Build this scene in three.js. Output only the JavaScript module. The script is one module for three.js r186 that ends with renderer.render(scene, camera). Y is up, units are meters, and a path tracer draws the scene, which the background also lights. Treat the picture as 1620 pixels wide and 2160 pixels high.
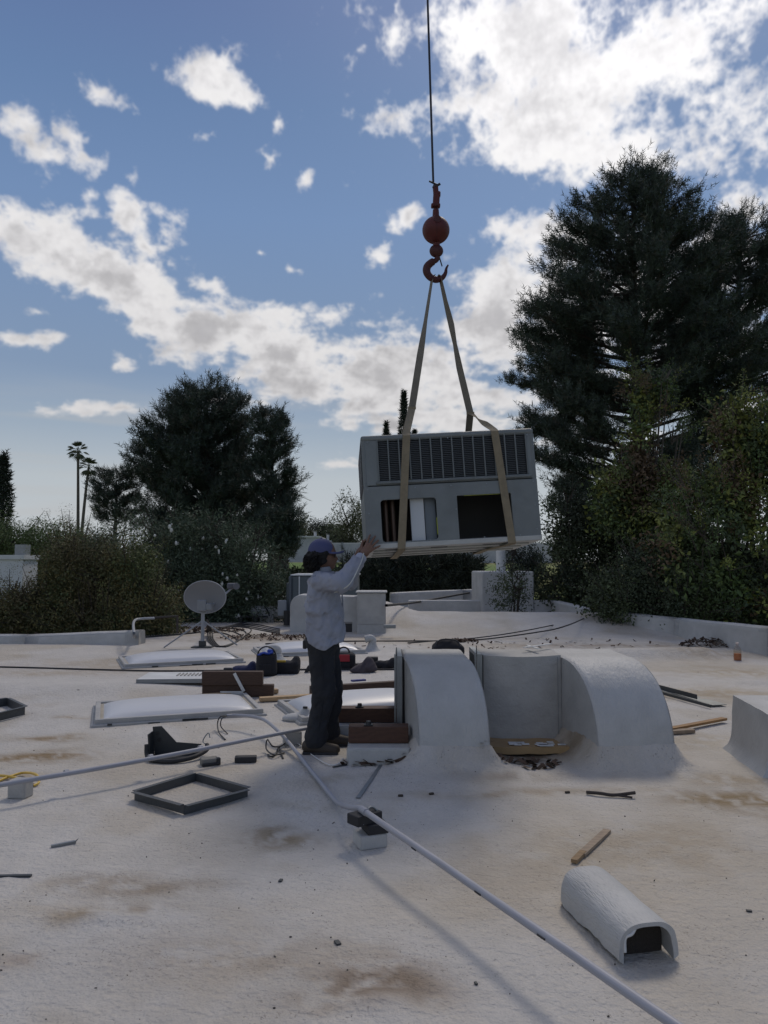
import * as THREE from 'three';
import { mergeGeometries } from 'three/addons/utils/BufferGeometryUtils.js';
import { RoundedBoxGeometry } from 'three/addons/geometries/RoundedBoxGeometry.js';

// ---------------------------------------------------------------- camera, sky, sun, exposure
const EYE = 1.55, FOCAL = 1632, PITCH = Math.atan(100 / FOCAL);       // photo: 1620 x 2160, horizon at row 1180
const scene = new THREE.Scene();
const camera = new THREE.PerspectiveCamera(2 * Math.atan(1080 / FOCAL) * 180 / Math.PI, 0.75, 0.1, 3000);
camera.position.set(0, EYE, 0); camera.rotation.set(PITCH, 0, 0);
scene.add(camera);
const SUN_AZ = 19 * Math.PI / 180, SUN_EL = 47 * Math.PI / 180;
const sunDir = new THREE.Vector3(Math.sin(SUN_AZ) * Math.cos(SUN_EL), Math.sin(SUN_EL), -Math.cos(SUN_AZ) * Math.cos(SUN_EL));
const sun = new THREE.DirectionalLight(new THREE.Color(1.0, 0.90, 0.77), 1.5);
sun.name = 'sun'; sun.position.copy(sunDir).multiplyScalar(120); sun.target.position.set(0, 0, 0); sun.castShadow = true; sun.shadow.radius = 24;
sun.shadow.mapSize.set(4096, 4096);
Object.assign(sun.shadow.camera, { left: -45, right: 45, top: 45, bottom: -45, near: 1, far: 260 });
scene.add(sun, sun.target);
const renderer = new THREE.WebGLRenderer({ antialias: true });
renderer.toneMapping = THREE.LinearToneMapping; renderer.toneMappingExposure = 0.8;
renderer.shadowMap.enabled = true; renderer.shadowMap.type = THREE.PCFSoftShadowMap;

// ---------------------------------------------------------------- numbers
function mulberry(a) { return () => { a = (a + 0x6d2b79f5) | 0; let t = Math.imul(a ^ (a >>> 15), 1 | a); t = (t + Math.imul(t ^ (t >>> 7), 61 | t)) ^ t; return ((t ^ (t >>> 14)) >>> 0) / 4294967296; }; }
let rnd = mulberry(7);
const rr = (a, b) => a + (b - a) * rnd();
const clamp = (x, a = 0, b = 1) => (x < a ? a : x > b ? b : x);
const sstep = (a, b, x) => { const t = clamp((x - a) / (b - a)); return t * t * (3 - 2 * t); };
const mix = (a, b, t) => a + (b - a) * t;
const V = (x, y, z) => new THREE.Vector3(x, y, z);
function hash2(ix, iy) { let h = Math.imul(ix, 374761393) + Math.imul(iy, 668265263) | 0; h = Math.imul(h ^ (h >>> 13), 1274126177); return ((h ^ (h >>> 16)) >>> 0) / 4294967296; }
function vnoise(x, y) {
  const ix = Math.floor(x), iy = Math.floor(y); let fx = x - ix, fy = y - iy; fx = fx * fx * (3 - 2 * fx); fy = fy * fy * (3 - 2 * fy);
  const a = hash2(ix, iy), b = hash2(ix + 1, iy), c = hash2(ix, iy + 1), d = hash2(ix + 1, iy + 1);
  return (a + (b - a) * fx) * (1 - fy) + (c + (d - c) * fx) * fy;
}
function fbm(x, y, o, g = 0.5) { let s = 0, a = 1, n = 0; for (let i = 0; i < o; i++) { s += a * vnoise(x, y); n += a; a *= g; const t = x * 1.6 - y * 1.2; y = x * 1.2 + y * 1.6 + 17.3; x = t + 5.1; } return s / n; }
function ray(px, py) { const x = (px - 810) / FOCAL, y = (1080 - py) / FOCAL, c = Math.cos(PITCH), s = Math.sin(PITCH); return V(x, y * c + s, -(c - y * s)); }
const G = (px, py, h = 0) => { const d = ray(px, py); return d.multiplyScalar((h - EYE) / d.y).add(V(0, EYE, 0)); };      // photo pixel -> point on the level h
const A = (px, py, depth) => { const d = ray(px, py); return d.multiplyScalar(depth / -d.z).add(V(0, EYE, 0)); };           // photo pixel -> point at that depth

// ---------------------------------------------------------------- the sky: air and broken cloud by direction
{
  const W = 4096, H = 2048, data = new Float32Array(W * H * 4);
  const azel = (px, py) => { const d = ray(px, py).normalize(); return [Math.atan2(d.x, -d.z), Math.asin(d.y)]; };
  const K = 1 / 1700;
  // centre px, half sizes px, turn in degrees (clockwise in the picture), strength
  const blobs = [
    [1130, 110, 330, 190, 15, .47], [1500, 120, 260, 260, 0, .46], [1010, 200, 200, 100, 35, .5], [835, 215, 95, 48, 0, .5], [1180, 320, 230, 95, 25, .55], [1480, 330, 220, 110, 10, .46],
    [1090, 480, 90, 110, 40, .55], [1060, 640, 170, 130, -40, .85], [1550, 430, 110, 70, 0, .8], [1250, 700, 260, 260, 0, .5], [960, 800, 260, 110, 10, .7], [1500, 760, 320, 160, 0, .5],
    [60, 520, 190, 60, 22, .95], [250, 610, 230, 75, 25, 1.0], [420, 690, 240, 85, 18, 1.05], [620, 760, 250, 80, 15, 1.05], [800, 830, 220, 85, 15, 1.0], [270, 480, 75, 60, 40, .75], [315, 535, 50, 75, -5, .7], [360, 525, 35, 60, 40, .35], [700, 690, 70, 45, 15, .45], [950, 880, 220, 60, 5, .8],
    [470, 163, 84, 36, 14, .62], [40, 275, 44, 78, -35, .55], [130, 278, 44, 26, 40, .45], [225, 190, 42, 20, 8, .34], [585, 252, 20, 22, 40, .34], [850, 450, 48, 30, -20, .6], [235, 860, 110, 17, -4, .62], [30, 712, 42, 20, 0, .5], [102, 714, 22, 16, 0, .42], [262, 766, 27, 22, 30, .55],
    [80, 656, 24, 11, 10, .4], [551, 534, 17, 11, 20, .4], [608, 572, 22, 11, 20, .36], [640, 380, 13, 20, 30, .28], [452, 600, 48, 32, 10, .5], [370, 470, 48, 20, 25, .3], [795, 550, 62, 56, 45, .6], [800, 635, 55, 38, 10, .5], [780, 700, 70, 26, 0, .4], [720, 975, 58, 12, 0, .4], [500, 845, 110, 9, 2, .3],
    [765, 95, 26, 14, -20, .4], [820, 75, 50, 40, 0, .5], [180, 418, 12, 10, 0, .25], [432, 280, 22, 14, -20, .2], [160, 330, 30, 18, 20, .2], [570, 320, 18, 18, -30, .22],
  ].map(([x, y, rx, ry, t, s]) => { const [a, e] = azel(x, y); return { a, e, ce: Math.cos(e), rx: rx * K * (rx < 85 ? .82 : 1), ry: ry * K * (rx < 85 ? .82 : 1), c: Math.cos(t * Math.PI / 180), s: Math.sin(t * Math.PI / 180), k: s, wob: clamp(Math.min(rx, ry) / 60, .25, 1) }; });
  const sx = sunDir.x, sy = sunDir.y, sz = sunDir.z;
  const AIR = [[0, .66, .70, .73], [.10, .57, .63, .68], [.16, .40, .495, .61], [.23, .26, .37, .55], [.42, .205, .33, .575], [.54, .16, .27, .50], [.63, .14, .225, .45], [1.0, .08, .14, .36], [1.6, .06, .11, .30]];   // clear air: height in radians, colour
  for (let r = H / 2 - 2; r < H; r++) {
    const el = ((r + .5) / H - .5) * Math.PI, y = Math.sin(el), ce = Math.cos(el);
    for (let c = 0; c < W; c++) {
      const ph = ((c + .5) / W - .5) * 2 * Math.PI, x = Math.cos(ph) * ce, z = Math.sin(ph) * ce, az = Math.atan2(x, -z);
      const cs = x * sx + y * sy + z * sz, glow = Math.exp(-(1 - cs) * 9), glow2 = Math.exp(-(1 - cs) * 30);
      // air
      let ai = 0; const eh = Math.max(el, 0); while (ai < AIR.length - 2 && eh > AIR[ai + 1][0]) ai++; const at = clamp((eh - AIR[ai][0]) / (AIR[ai + 1][0] - AIR[ai][0]));
      const o = (r * W + c) * 4;
      let cr = [0, 0, 0];
      const veil = .10 * fbm(az * 2.2 + 3, el * 6 + az, 3) * sstep(.6, .1, el);
      for (let i = 0; i < 3; i++) { cr[i] = mix(AIR[ai][i + 1], AIR[ai + 1][i + 1], at) + veil * .3 + glow * .05 + glow2 * .20; }
      // thin stratus low over the horizon
      const st = sstep(.48, .72, fbm(az * 3.1 + 9, el * 34, 4)) * sstep(.02, .07, el) * sstep(.24, .12, el) * .55;
      for (let i = 0; i < 3; i++) cr[i] = mix(cr[i], .60, st);
      // broken cumulus
      const inside = sstep(.62, .50, Math.abs(az)) * sstep(.80, .70, el);
      let b = -1;
      if (inside > 0) {
        const wx = (fbm(az * 11, el * 11, 4, .6) - .5) * .085, wy = (fbm(az * 11 + 40, el * 11 + 11, 4, .6) - .5) * .085;
        for (const q of blobs) {
          const dx = (az - q.a) * q.ce + wx * q.wob, dy = -(el - q.e) + wy * q.wob;
          if (Math.abs(dx) > .42 || Math.abs(dy) > .42) continue;
          const u = (dx * q.c + dy * q.s) / q.rx, v = (-dx * q.s + dy * q.c) / q.ry, rad = Math.sqrt(u * u + v * v), val = q.k * (1.0 - rad);
          if (val > b) b = val;
        }
      }
      const P = 1 / (y + .16), gx = x * P, gz = z * P;
      const gen = (fbm(gx * 1.1 + 31, gz * 1.1 + 7, 3) - .5) * 2.2 - .12;
      b = mix(gen, Math.max(b, -.9), inside);
      if (b > -.8) {
        const near = inside > 0, n = fbm(gx * 6 + 3.7, gz * 6, near ? 7 : 5, .58) - .5, n2 = near ? 1 - Math.abs(2 * fbm(az * 30 + 9 + n, el * 36, 6, .62) - 1) - .72 : 0, big = fbm(gx * 3.2 + 50, gz * 3.2 + 20, near ? 4 : 3) - .5, n3 = near ? fbm(az * 120, el * 130, 4, .6) - .5 : 0;   // far outside the frame coarser detail is enough
        const D = b * .80 + n * 1.25 + n2 * .50 + n3 * .26 + big * .5 - .10;
        const a = sstep(-.08, .36, D) * mix(sstep(.0, .06, el), 1, .3);
        if (a > 0) {
          const Ds = fbm((gx + sx * .06) * 6 + 3.7, (gz + sz * .06) * 6, 5, .56) - .5 - n + (fbm(az * 17 + 3, el * 23 + 6, 5, .6) - .5) * .9;
          const core = clamp(D * .85 + Ds * 1.25);
          const lum = mix(.97, .60, sstep(.10, .85, core)) * (.84 + .20 * sstep(.05, .5, el)) + glow * .20 + glow2 * .42 - n3 * .10;
          cr[0] = mix(cr[0], lum * 1.0, a); cr[1] = mix(cr[1], lum * .985, a); cr[2] = mix(cr[2], lum * mix(.99, 1.02, core), a);
        }
      }
      data[o] = cr[0]; data[o + 1] = cr[1]; data[o + 2] = cr[2]; data[o + 3] = 1;
    }
  }
  for (let r = 0; r < H / 2 - 2; r++) for (let c = 0; c < W; c++) { const o = (r * W + c) * 4; data[o] = .3; data[o + 1] = .31; data[o + 2] = .31; data[o + 3] = 1; }
  const sky = new THREE.DataTexture(data, W, H, THREE.RGBAFormat, THREE.FloatType);
  sky.mapping = THREE.EquirectangularReflectionMapping; sky.magFilter = THREE.LinearFilter; sky.minFilter = THREE.LinearFilter; sky.needsUpdate = true;
  scene.background = sky; scene.environment = sky;
}

// ---------------------------------------------------------------- helpers: materials, things, parts, shapes
const taken = new Map();
function numbered(name) { const n = taken.get(name) ?? 0; taken.set(name, n + 1); return n ? name + '_' + String(n).padStart(3, '0') : name; }
function thing(name, label, category, pos, group) {
  const o = new THREE.Group(); o.name = numbered(name); if (pos) o.position.copy(pos); o.userData = { label, category }; if (group) o.userData.group = group; scene.add(o); return o;
}
function part(name, geo, mat, parent, stuff) { const m = new THREE.Mesh(geo, mat); m.name = name; if (stuff) m.userData.kind = 'stuff'; parent.add(m); return m; }
function single(name, geo, mat, label, category, group, pos) { const m = new THREE.Mesh(geo, mat); m.name = numbered(name); m.userData = { label, category }; if (group) m.userData.group = group; if (pos) m.position.copy(pos); scene.add(m); return m; }
function structure(name, geo, mat) { const m = new THREE.Mesh(geo, mat); m.name = numbered(name); m.userData = { kind: 'structure' }; scene.add(m); return m; }
function tileTex(n, f, srgb) {                         // n x n repeating texture, f(u, v) -> [r, g, b] in 0..1
  const d = new Uint8Array(n * n * 4);
  for (let j = 0; j < n; j++) for (let i = 0; i < n; i++) { const c = f(i / n, j / n), o = (j * n + i) * 4; for (let k = 0; k < 3; k++) d[o + k] = clamp(c[k]) * 255; d[o + 3] = 255; }
  const t = new THREE.DataTexture(d, n, n); t.wrapS = t.wrapT = THREE.RepeatWrapping; t.magFilter = THREE.LinearFilter; t.minFilter = THREE.LinearMipmapLinearFilter; t.generateMipmaps = true; if (srgb) t.colorSpace = THREE.SRGBColorSpace; t.needsUpdate = true; return t;
}
const wrapN = (u, v, f, o = 4, seed = 0) => {           // tiling fbm
  let s = 0, a = 1, n = 0;
  for (let i = 0; i < o; i++, f *= 2, a *= .55) {
    const x = u * f, y = v * f, ix = Math.floor(x), iy = Math.floor(y); let fx = x - ix, fy = y - iy; fx = fx * fx * (3 - 2 * fx); fy = fy * fy * (3 - 2 * fy);
    const h = (p, q) => hash2((((p % f) + f) % f) + i * 131 + seed * 977, (((q % f) + f) % f) + i * 71);
    s += a * mix(mix(h(ix, iy), h(ix + 1, iy), fx), mix(h(ix, iy + 1), h(ix + 1, iy + 1), fx), fy); n += a;
  }
  return s / n;
};
const rep = (t, x, y = x) => { const c = t.clone(); c.repeat.set(x, y); c.needsUpdate = true; return c; };
const grainBump = tileTex(512, (u, v) => { const g = wrapN(u, v, 16, 5); return [g, g, g]; });
const speckMap = tileTex(1024, (u, v) => { const g = wrapN(u, v, 8, 6, 3), s = wrapN(u, v, 128, 2, 5), q = .86 + .16 * (g - .5) - .30 * sstep(.72, .84, s) * sstep(.42, .6, wrapN(u, v, 8, 2, 9)) + .10 * (wrapN(u, v, 256, 1, 8) - .5); return [q, q * .995, q * .985]; });
const woodMap = tileTex(512, (u, v) => { const w = wrapN(u, v * 1, 4, 4, 2), g = .5 + .5 * Math.sin((v * 22 + w * 5) * 6.283), f = hash2(Math.floor(v * 512), 9), q = .62 + .24 * g * .6 + .1 * f + .16 * (wrapN(u, v, 32, 2, 4) - .5); return [q, q * .97, q * .93]; });
const scuffMap = tileTex(512, (u, v) => { const g = wrapN(u, v, 6, 6, 11), q = .80 + .34 * (g - .5) + .06 * (hash2(Math.floor(u * 512), Math.floor(v * 512)) - .5); return [q, q, q * .985]; });
const brushBump = tileTex(512, (u, v) => { const w = wrapN(u, v, 4, 3, 21), g = .55 * wrapN(u * 1, v, 8, 4, 22) + .45 * wrapN((u * 4) % 1, (v + w * .06 + 1) % 1, 32, 3, 23) ; return [g, g, g]; });
const clothBump = tileTex(256, (u, v) => { const g = .5 + .25 * Math.sin(u * 256 * 1.2) + .25 * Math.sin(v * 256 * 1.2); return [g, g, g]; });
function mat(r, g, b, rough = .8, o = {}) { const m = new THREE.MeshStandardMaterial({ roughness: rough, metalness: 0 }); m.color.setRGB(r, g, b); Object.assign(m, o); return m; }
const bumpy = (r, g, b, rough, k, size, o = {}) => mat(r, g, b, rough, { bumpMap: rep(grainBump, size), bumpScale: k, map: rep(scuffMap, size * .4), ...o });
const M = {
  coat: mat(.52, .515, .505, .6, { bumpMap: rep(brushBump, 1.3), bumpScale: .009, map: rep(scuffMap, .8) }), coatOld: bumpy(.45, .44, .425, .7, .004, 3), white: mat(.72, .72, .71, .6, { map: rep(scuffMap, 1) }),
  galv: mat(.30, .32, .34, .42, { metalness: .75, map: rep(scuffMap, 2), bumpMap: rep(grainBump, 6), bumpScale: .0008 }), darkMetal: mat(.075, .08, .085, .5, { metalness: .5, map: rep(scuffMap, 2) }),
  black: mat(.018, .018, .02, .55), rubber: mat(.02, .02, .022, .7), blackCloth: mat(.016, .016, .019, .95, { bumpMap: rep(clothBump, 8), bumpScale: .001 }),
  woodDark: mat(.085, .05, .035, .8, { map: rep(woodMap, 1), bumpMap: rep(woodMap, 1), bumpScale: .002 }), woodRed: mat(.10, .048, .03, .75, { map: rep(woodMap, 1), bumpMap: rep(woodMap, 1), bumpScale: .002 }),
  pine: mat(.60, .42, .24, .75, { map: rep(woodMap, 1) }), pineOld: mat(.42, .33, .24, .85, { map: rep(woodMap, 1) }),
};
const bx = (w, h, d, x = 0, y = 0, z = 0) => new THREE.BoxGeometry(w, h, d).translate(x, y, z);
const rb = (w, h, d, r, x = 0, y = 0, z = 0, s = 2) => { const g = new RoundedBoxGeometry(w, h, d, s, Math.min(r, w / 2.01, h / 2.01, d / 2.01)); return g.translate(x, y, z); };
function merged(list) { return mergeGeometries(list.map((g) => { let q = g.index ? g.toNonIndexed() : g.clone(); for (const k of Object.keys(q.attributes)) if (!['position', 'normal', 'uv'].includes(k)) q.deleteAttribute(k); if (!q.attributes.uv) q.setAttribute('uv', new THREE.BufferAttribute(new Float32Array(q.attributes.position.count * 2), 2)); return q; }), false); }
// box-projected uv in metres, so that procedural maps keep their real size
function boxUV(g) {
  g = g.index ? g.toNonIndexed() : g; const p = g.attributes.position, n = g.attributes.normal, uv = new Float32Array(p.count * 2);
  for (let i = 0; i < p.count; i++) { const a = Math.abs(n.getX(i)), b = Math.abs(n.getY(i)), c = Math.abs(n.getZ(i)), x = p.getX(i), y = p.getY(i), z = p.getZ(i); if (b >= a && b >= c) { uv[i * 2] = x; uv[i * 2 + 1] = z; } else if (a >= c) { uv[i * 2] = z; uv[i * 2 + 1] = y; } else { uv[i * 2] = x; uv[i * 2 + 1] = y; } }
  g.setAttribute('uv', new THREE.BufferAttribute(uv, 2)); return g;
}
const tube = (pts, r, seg = 0, rad = 7, closed = false) => new THREE.TubeGeometry(new THREE.CatmullRomCurve3(pts, closed, 'catmullrom', .5), seg || pts.length * 5, r, rad, closed);
const rod = (a, b, r, rad = 8) => { const g = new THREE.CylinderGeometry(r, r, a.distanceTo(b), rad), m = new THREE.Matrix4(), d = b.clone().sub(a).normalize(); m.makeRotationFromQuaternion(new THREE.Quaternion().setFromUnitVectors(V(0, 1, 0), d)).setPosition(a.clone().add(b).multiplyScalar(.5)); return g.applyMatrix4(m); };
// a beam of rectangular section from a to b (upright)
const beam = (a, b, w, h) => { const L = a.distanceTo(b), g = new THREE.BoxGeometry(L, h, w), d = b.clone().sub(a).normalize(), side = V(0, 1, 0).cross(d).normalize().negate(), up = d.clone().cross(side).negate(); const m = new THREE.Matrix4().makeBasis(d, up.y < 0 ? up.negate() : up, d.clone().cross(up)); return g.applyMatrix4(m.setPosition(a.clone().add(b).multiplyScalar(.5))); };
// naive surface nets over a signed distance function
function nets(f, lo, hi, cell) {
  const nx = Math.ceil((hi[0] - lo[0]) / cell) + 1, ny = Math.ceil((hi[1] - lo[1]) / cell) + 1, nz = Math.ceil((hi[2] - lo[2]) / cell) + 1, F = new Float32Array(nx * ny * nz), id = new Int32Array(nx * ny * nz).fill(-1), pos = [], nor = [], ix = [];
  const at = (i, j, k) => (k * ny + j) * nx + i;
  for (let k = 0; k < nz; k++) for (let j = 0; j < ny; j++) for (let i = 0; i < nx; i++) F[at(i, j, k)] = f(lo[0] + i * cell, lo[1] + j * cell, lo[2] + k * cell);
  const E = [[0, 1], [0, 2], [0, 4], [1, 3], [1, 5], [2, 3], [2, 6], [3, 7], [4, 5], [4, 6], [5, 7], [6, 7]];
  for (let k = 0; k < nz - 1; k++) for (let j = 0; j < ny - 1; j++) for (let i = 0; i < nx - 1; i++) {
    const v = [0, 1, 2, 3, 4, 5, 6, 7].map((c) => F[at(i + (c & 1), j + ((c >> 1) & 1), k + (c >> 2))]); let x = 0, y = 0, z = 0, n = 0;
    for (const [a, b] of E) if ((v[a] < 0) !== (v[b] < 0)) { const t = v[a] / (v[a] - v[b]); x += mix(a & 1, b & 1, t); y += mix((a >> 1) & 1, (b >> 1) & 1, t); z += mix(a >> 2, b >> 2, t); n++; }
    if (n) { const X = lo[0] + (i + x / n) * cell, Y = lo[1] + (j + y / n) * cell, Z = lo[2] + (k + z / n) * cell, e = cell * .7; id[at(i, j, k)] = pos.length / 3; pos.push(X, Y, Z); let a = f(X + e, Y, Z) - f(X - e, Y, Z), b = f(X, Y + e, Z) - f(X, Y - e, Z), c = f(X, Y, Z + e) - f(X, Y, Z - e), l = Math.hypot(a, b, c) || 1; nor.push(a / l, b / l, c / l); }
  }
  const quad = (a, b, c, d, flip) => { if (a < 0 || b < 0 || c < 0 || d < 0) return; if (flip) ix.push(a, c, b, a, d, c); else ix.push(a, b, c, a, c, d); };
  for (let k = 1; k < nz - 1; k++) for (let j = 1; j < ny - 1; j++) for (let i = 1; i < nx - 1; i++) {
    const s = F[at(i, j, k)] < 0;
    if (s !== F[at(i + 1, j, k)] < 0) quad(id[at(i, j - 1, k - 1)], id[at(i, j, k - 1)], id[at(i, j, k)], id[at(i, j - 1, k)], !s);
    if (s !== F[at(i, j + 1, k)] < 0) quad(id[at(i - 1, j, k - 1)], id[at(i - 1, j, k)], id[at(i, j, k)], id[at(i, j, k - 1)], !s);
    if (s !== F[at(i, j, k + 1)] < 0) quad(id[at(i - 1, j - 1, k)], id[at(i, j - 1, k)], id[at(i, j, k)], id[at(i - 1, j, k)], !s);
  }
  const g = new THREE.BufferGeometry(); g.setAttribute('position', new THREE.Float32BufferAttribute(pos, 3)); g.setAttribute('normal', new THREE.Float32BufferAttribute(nor, 3)); g.setIndex(ix);
  const uv = new Float32Array(pos.length / 3 * 2); for (let i = 0; i < uv.length / 2; i++) { uv[i * 2] = pos[i * 3] + pos[i * 3 + 2] * .6; uv[i * 2 + 1] = pos[i * 3 + 1]; } g.setAttribute('uv', new THREE.BufferAttribute(uv, 2));
  return g;
}
const cap = (a, b, ra, rb2) => { const ax = a[0], ay = a[1], az = a[2], dx = b[0] - ax, dy = b[1] - ay, dz = b[2] - az, L = dx * dx + dy * dy + dz * dz || 1e-9; return (x, y, z) => { const t = clamp(((x - ax) * dx + (y - ay) * dy + (z - az) * dz) / L), px = x - ax - t * dx, py = y - ay - t * dy, pz = z - az - t * dz; return Math.sqrt(px * px + py * py + pz * pz) - (ra + (rb2 - ra) * t); }; };
const ell = (c, r) => (x, y, z) => { const px = (x - c[0]) / r[0], py = (y - c[1]) / r[1], pz = (z - c[2]) / r[2], l = Math.sqrt(px * px + py * py + pz * pz); return (l - 1) * Math.min(r[0], r[1], r[2]); };
const smin = (a, b, k) => { const h = clamp(.5 + .5 * (b - a) / k); return mix(b, a, h) - k * h * (1 - h); };
const blend = (list, k) => (x, y, z) => { let d = list[0](x, y, z); for (let i = 1; i < list.length; i++) d = smin(d, list[i](x, y, z), k); return d; };

// ---------------------------------------------------------------- the roof: one coated sheet with humps, blisters, fillets and stains
const ELBOW = [{ x0: .16, x1: .69, z0: -6.45, z1: -5.83, dx: .10 }, { x0: 1.47, x1: 2.04, z0: -6.45, z1: -5.83, dx: .12 }];   // duct feet
const ridge = [[.05, -23], [.75, -18.7], [3.5, -18.35], [6.6, -18.1]];
const blisters = [[215, 1941, .16, .05, .018], [792, 2112, .10, .06, .02], [640, 1772, .09, .06, .012], [1490, 1478, .18, .12, .03], [1585, 1442, .25, .15, .05], [200, 1935, .3, .1, .006], [1330, 1560, .3, .2, .01], [1450, 1760, .4, .25, .01], [400, 1960, .5, .2, .008], [980, 1980, .5, .3, .008]].map(([x, y, a, b, h]) => { const p = G(x, y); return [p.x, p.z, a, b, h]; });
const seamA = (() => { const p = G(118, 1690); return [p.x, p.z]; })(), seamB = (() => { const p = G(-30, 1930); return [p.x, p.z]; })();
function segDist(x, z, a, b) { const dx = b[0] - a[0], dz = b[1] - a[1], t = clamp(((x - a[0]) * dx + (z - a[1]) * dz) / (dx * dx + dz * dz)); return [Math.hypot(x - a[0] - t * dx, z - a[1] - t * dz), (dx * (z - a[1]) - dz * (x - a[0]))]; }
const rectDist = (x, z, e) => { const k = clamp((z - e.z0) / (e.z1 - e.z0)), s = e.dx * k, cx = (e.x0 + e.x1) / 2 + s, hw = (e.x1 - e.x0) / 2; return Math.hypot(Math.max(Math.abs(x - cx) - hw, 0), Math.max(e.z0 - .05 - z, z - e.z1, 0)); };
function roofH(x, z) {
  const d = -z;
  let h = .016 * (fbm(x * .55 + 4, z * .55, 3) - .5) + .007 * (fbm(x * 2.3, z * 2.3 + 9, 3) - .5) + .0045 * (fbm(x * 11, z * 11, 2) - .5);
  { const c = -9.35 - .05 * x + .05 * Math.sin(x * .9), k = sstep(-1.4, -3.2, x), q = (z - c); h += k * .085 * Math.exp(-(q > 0 ? q * q / .22 : q * q / .8)); }
  { const [r] = segDist(x, z, [2.9, -12.15], [5.1, -12.5]); h += .15 * Math.exp(-(r * r) / .07); }
  if (d > 14 && x > -1) { let best = 9, side = 1; for (let i = 0; i < 3; i++) { const [r, s] = segDist(x, z, ridge[i], ridge[i + 1]); if (r < best) { best = r; side = s; } } h += .31 * (side > 0 ? sstep(2.9, 0, best) : sstep(.4, .05, best)); }
  for (const e of ELBOW) { const r = rectDist(x, z, e); if (r < .6) h += .17 * Math.exp(-r / .075) * (1 + .25 * (fbm(x * 6, z * 6, 2) - .5)) + .02 * Math.exp(-r / .25); }
  { const [r] = segDist(x, z, seamA, seamB); if (r < .2) h += .006 * Math.exp(-(r * r) / .0012); }
  for (const [bx0, bz, a, b, k] of blisters) { const q = ((x - bx0) / a) ** 2 + ((z - bz) / b) ** 2; if (q < 6) h += k * Math.exp(-q); }
  return h;
}
const stains = [ // px, py, half width m, half depth m, colour multiplier, strength
  [60, 1598, .42, .16, [.50, .37, .20], .95], [105, 1556, .22, .10, [.52, .4, .24], .85], [150, 1512, .25, .07, [.72, .62, .48], .6], [20, 1640, .3, .1, [.7, .6, .45], .5], [290, 1865, .40, .09, [.58, .50, .40], .6], [160, 1925, .10, .12, [.6, .5, .36], .6], [290, 1918, .12, .10, [.55, .47, .36], .5],
  [590, 1768, .20, .12, [.50, .43, .31], .85], [800, 2078, .26, .13, [.5, .41, .33], .8], [700, 2110, .3, .1, [.66, .58, .5], .4], [1590, 1690, .42, .2, [.48, .36, .19], .95], [1540, 1650, .4, .12, [.66, .55, .38], .5], [1500, 1460, .8, .5, [.80, .70, .54], .6], [1560, 1420, .9, .5, [.74, .64, .48], .6], [1250, 1595, .3, .25, [.7, .6, .45], .4],
  [1110, 1600, .42, .14, [.35, .30, .24], .85], [1080, 1640, .3, .1, [.5, .46, .42], .5], [1130, 1672, 1.0, .08, [.74, .66, .55], .6], [40, 2030, .1, .05, [.7, .6, .52], .5], [480, 2020, .5, .2, [.78, .70, .60], .5], [1330, 1790, .9, .5, [.88, .82, .72], .5], [700, 1640, .25, .12, [.72, .68, .6], .5], [790, 1605, .25, .06, [.3, .29, .28], .7], [640, 1700, .3, .1, [.75, .71, .62], .4],
  [1450, 1560, .6, .4, [.82, .73, .58], .5], [560, 1345, 1.4, .5, [.5, .38, .30], .55], [390, 1310, 1.6, 1.2, [.74, .62, .5], .4], [120, 1350, 2.5, .3, [.45, .38, .33], .6], [300, 1400, 2.2, .7, [.80, .72, .62], .45], [1250, 1362, 1.9, .35, [.55, .47, .40], .6], [1480, 1385, .8, .4, [.6, .5, .38], .5], [900, 1345, 2, .3, [.75, .68, .6], .4], [60, 1420, 2.5, .4, [.82, .75, .66], .5],
].map(([x, y, a, b, c, s]) => { const p = G(x, y); return { x: p.x, z: p.z, a, b, c, s }; });
function roofTint(x, z) {
  const wx = x + (fbm(x * 3, z * 3 + 8, 3) - .5) * .35, wz = z + (fbm(x * 3 + 20, z * 3, 3) - .5) * .25;
  const t = sstep(.42, .72, fbm(x * .8 + 11, z * .8 + 3, 4)), g = fbm(x * 9, z * 9, 3), c = [.555, .525, .485];
  for (let i = 0; i < 3; i++) c[i] *= mix(1, [.90, .855, .78][i], t) * (.95 + .10 * g);
  const dm = sstep(.56, .75, fbm(x * 1.9 + 70, z * 1.9, 5)) * .55; for (let i = 0; i < 3; i++) c[i] *= mix(1, [.84, .79, .71][i], dm);
  for (const q of stains) { const u = (wx - q.x) / q.a, v = (wz - q.z) / q.b, r = u * u + v * v; if (r < 5) { const k = q.s * 1.6 * Math.exp(-r * 1.1) * clamp(.12 + 1.9 * sstep(.25, .75, fbm(x * 12, z * 12 + 5, 4)) * (.35 + 1.1 * fbm(x * 45, z * 45, 2))); for (let i = 0; i < 3; i++) c[i] *= mix(1, q.c[i], clamp(k)); const rim = q.s * .45 * Math.exp(-(((Math.sqrt(r) - 1.25) / .10) ** 2)) * sstep(.42, .62, fbm(x * 3 + 9, z * 3, 3)); for (let i = 0; i < 3; i++) c[i] *= mix(1, .5 + .5 * q.c[i], rim); } }
  return c;
}
const roofEdge = [[-16, 12], [-16, -14.7], [-4.7, -14.7], [-5.7, -25.3], [5.6, -26], [6.6, -18.3], [6.3, -12], [6.3, 12]];
const inPoly = (x, z, P) => { let c = false; for (let i = 0, j = P.length - 1; i < P.length; j = i++) if ((P[i][1] > z) !== (P[j][1] > z) && x < (P[j][0] - P[i][0]) * (z - P[i][1]) / (P[j][1] - P[i][1]) + P[i][0]) c = !c; return c; };
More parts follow.
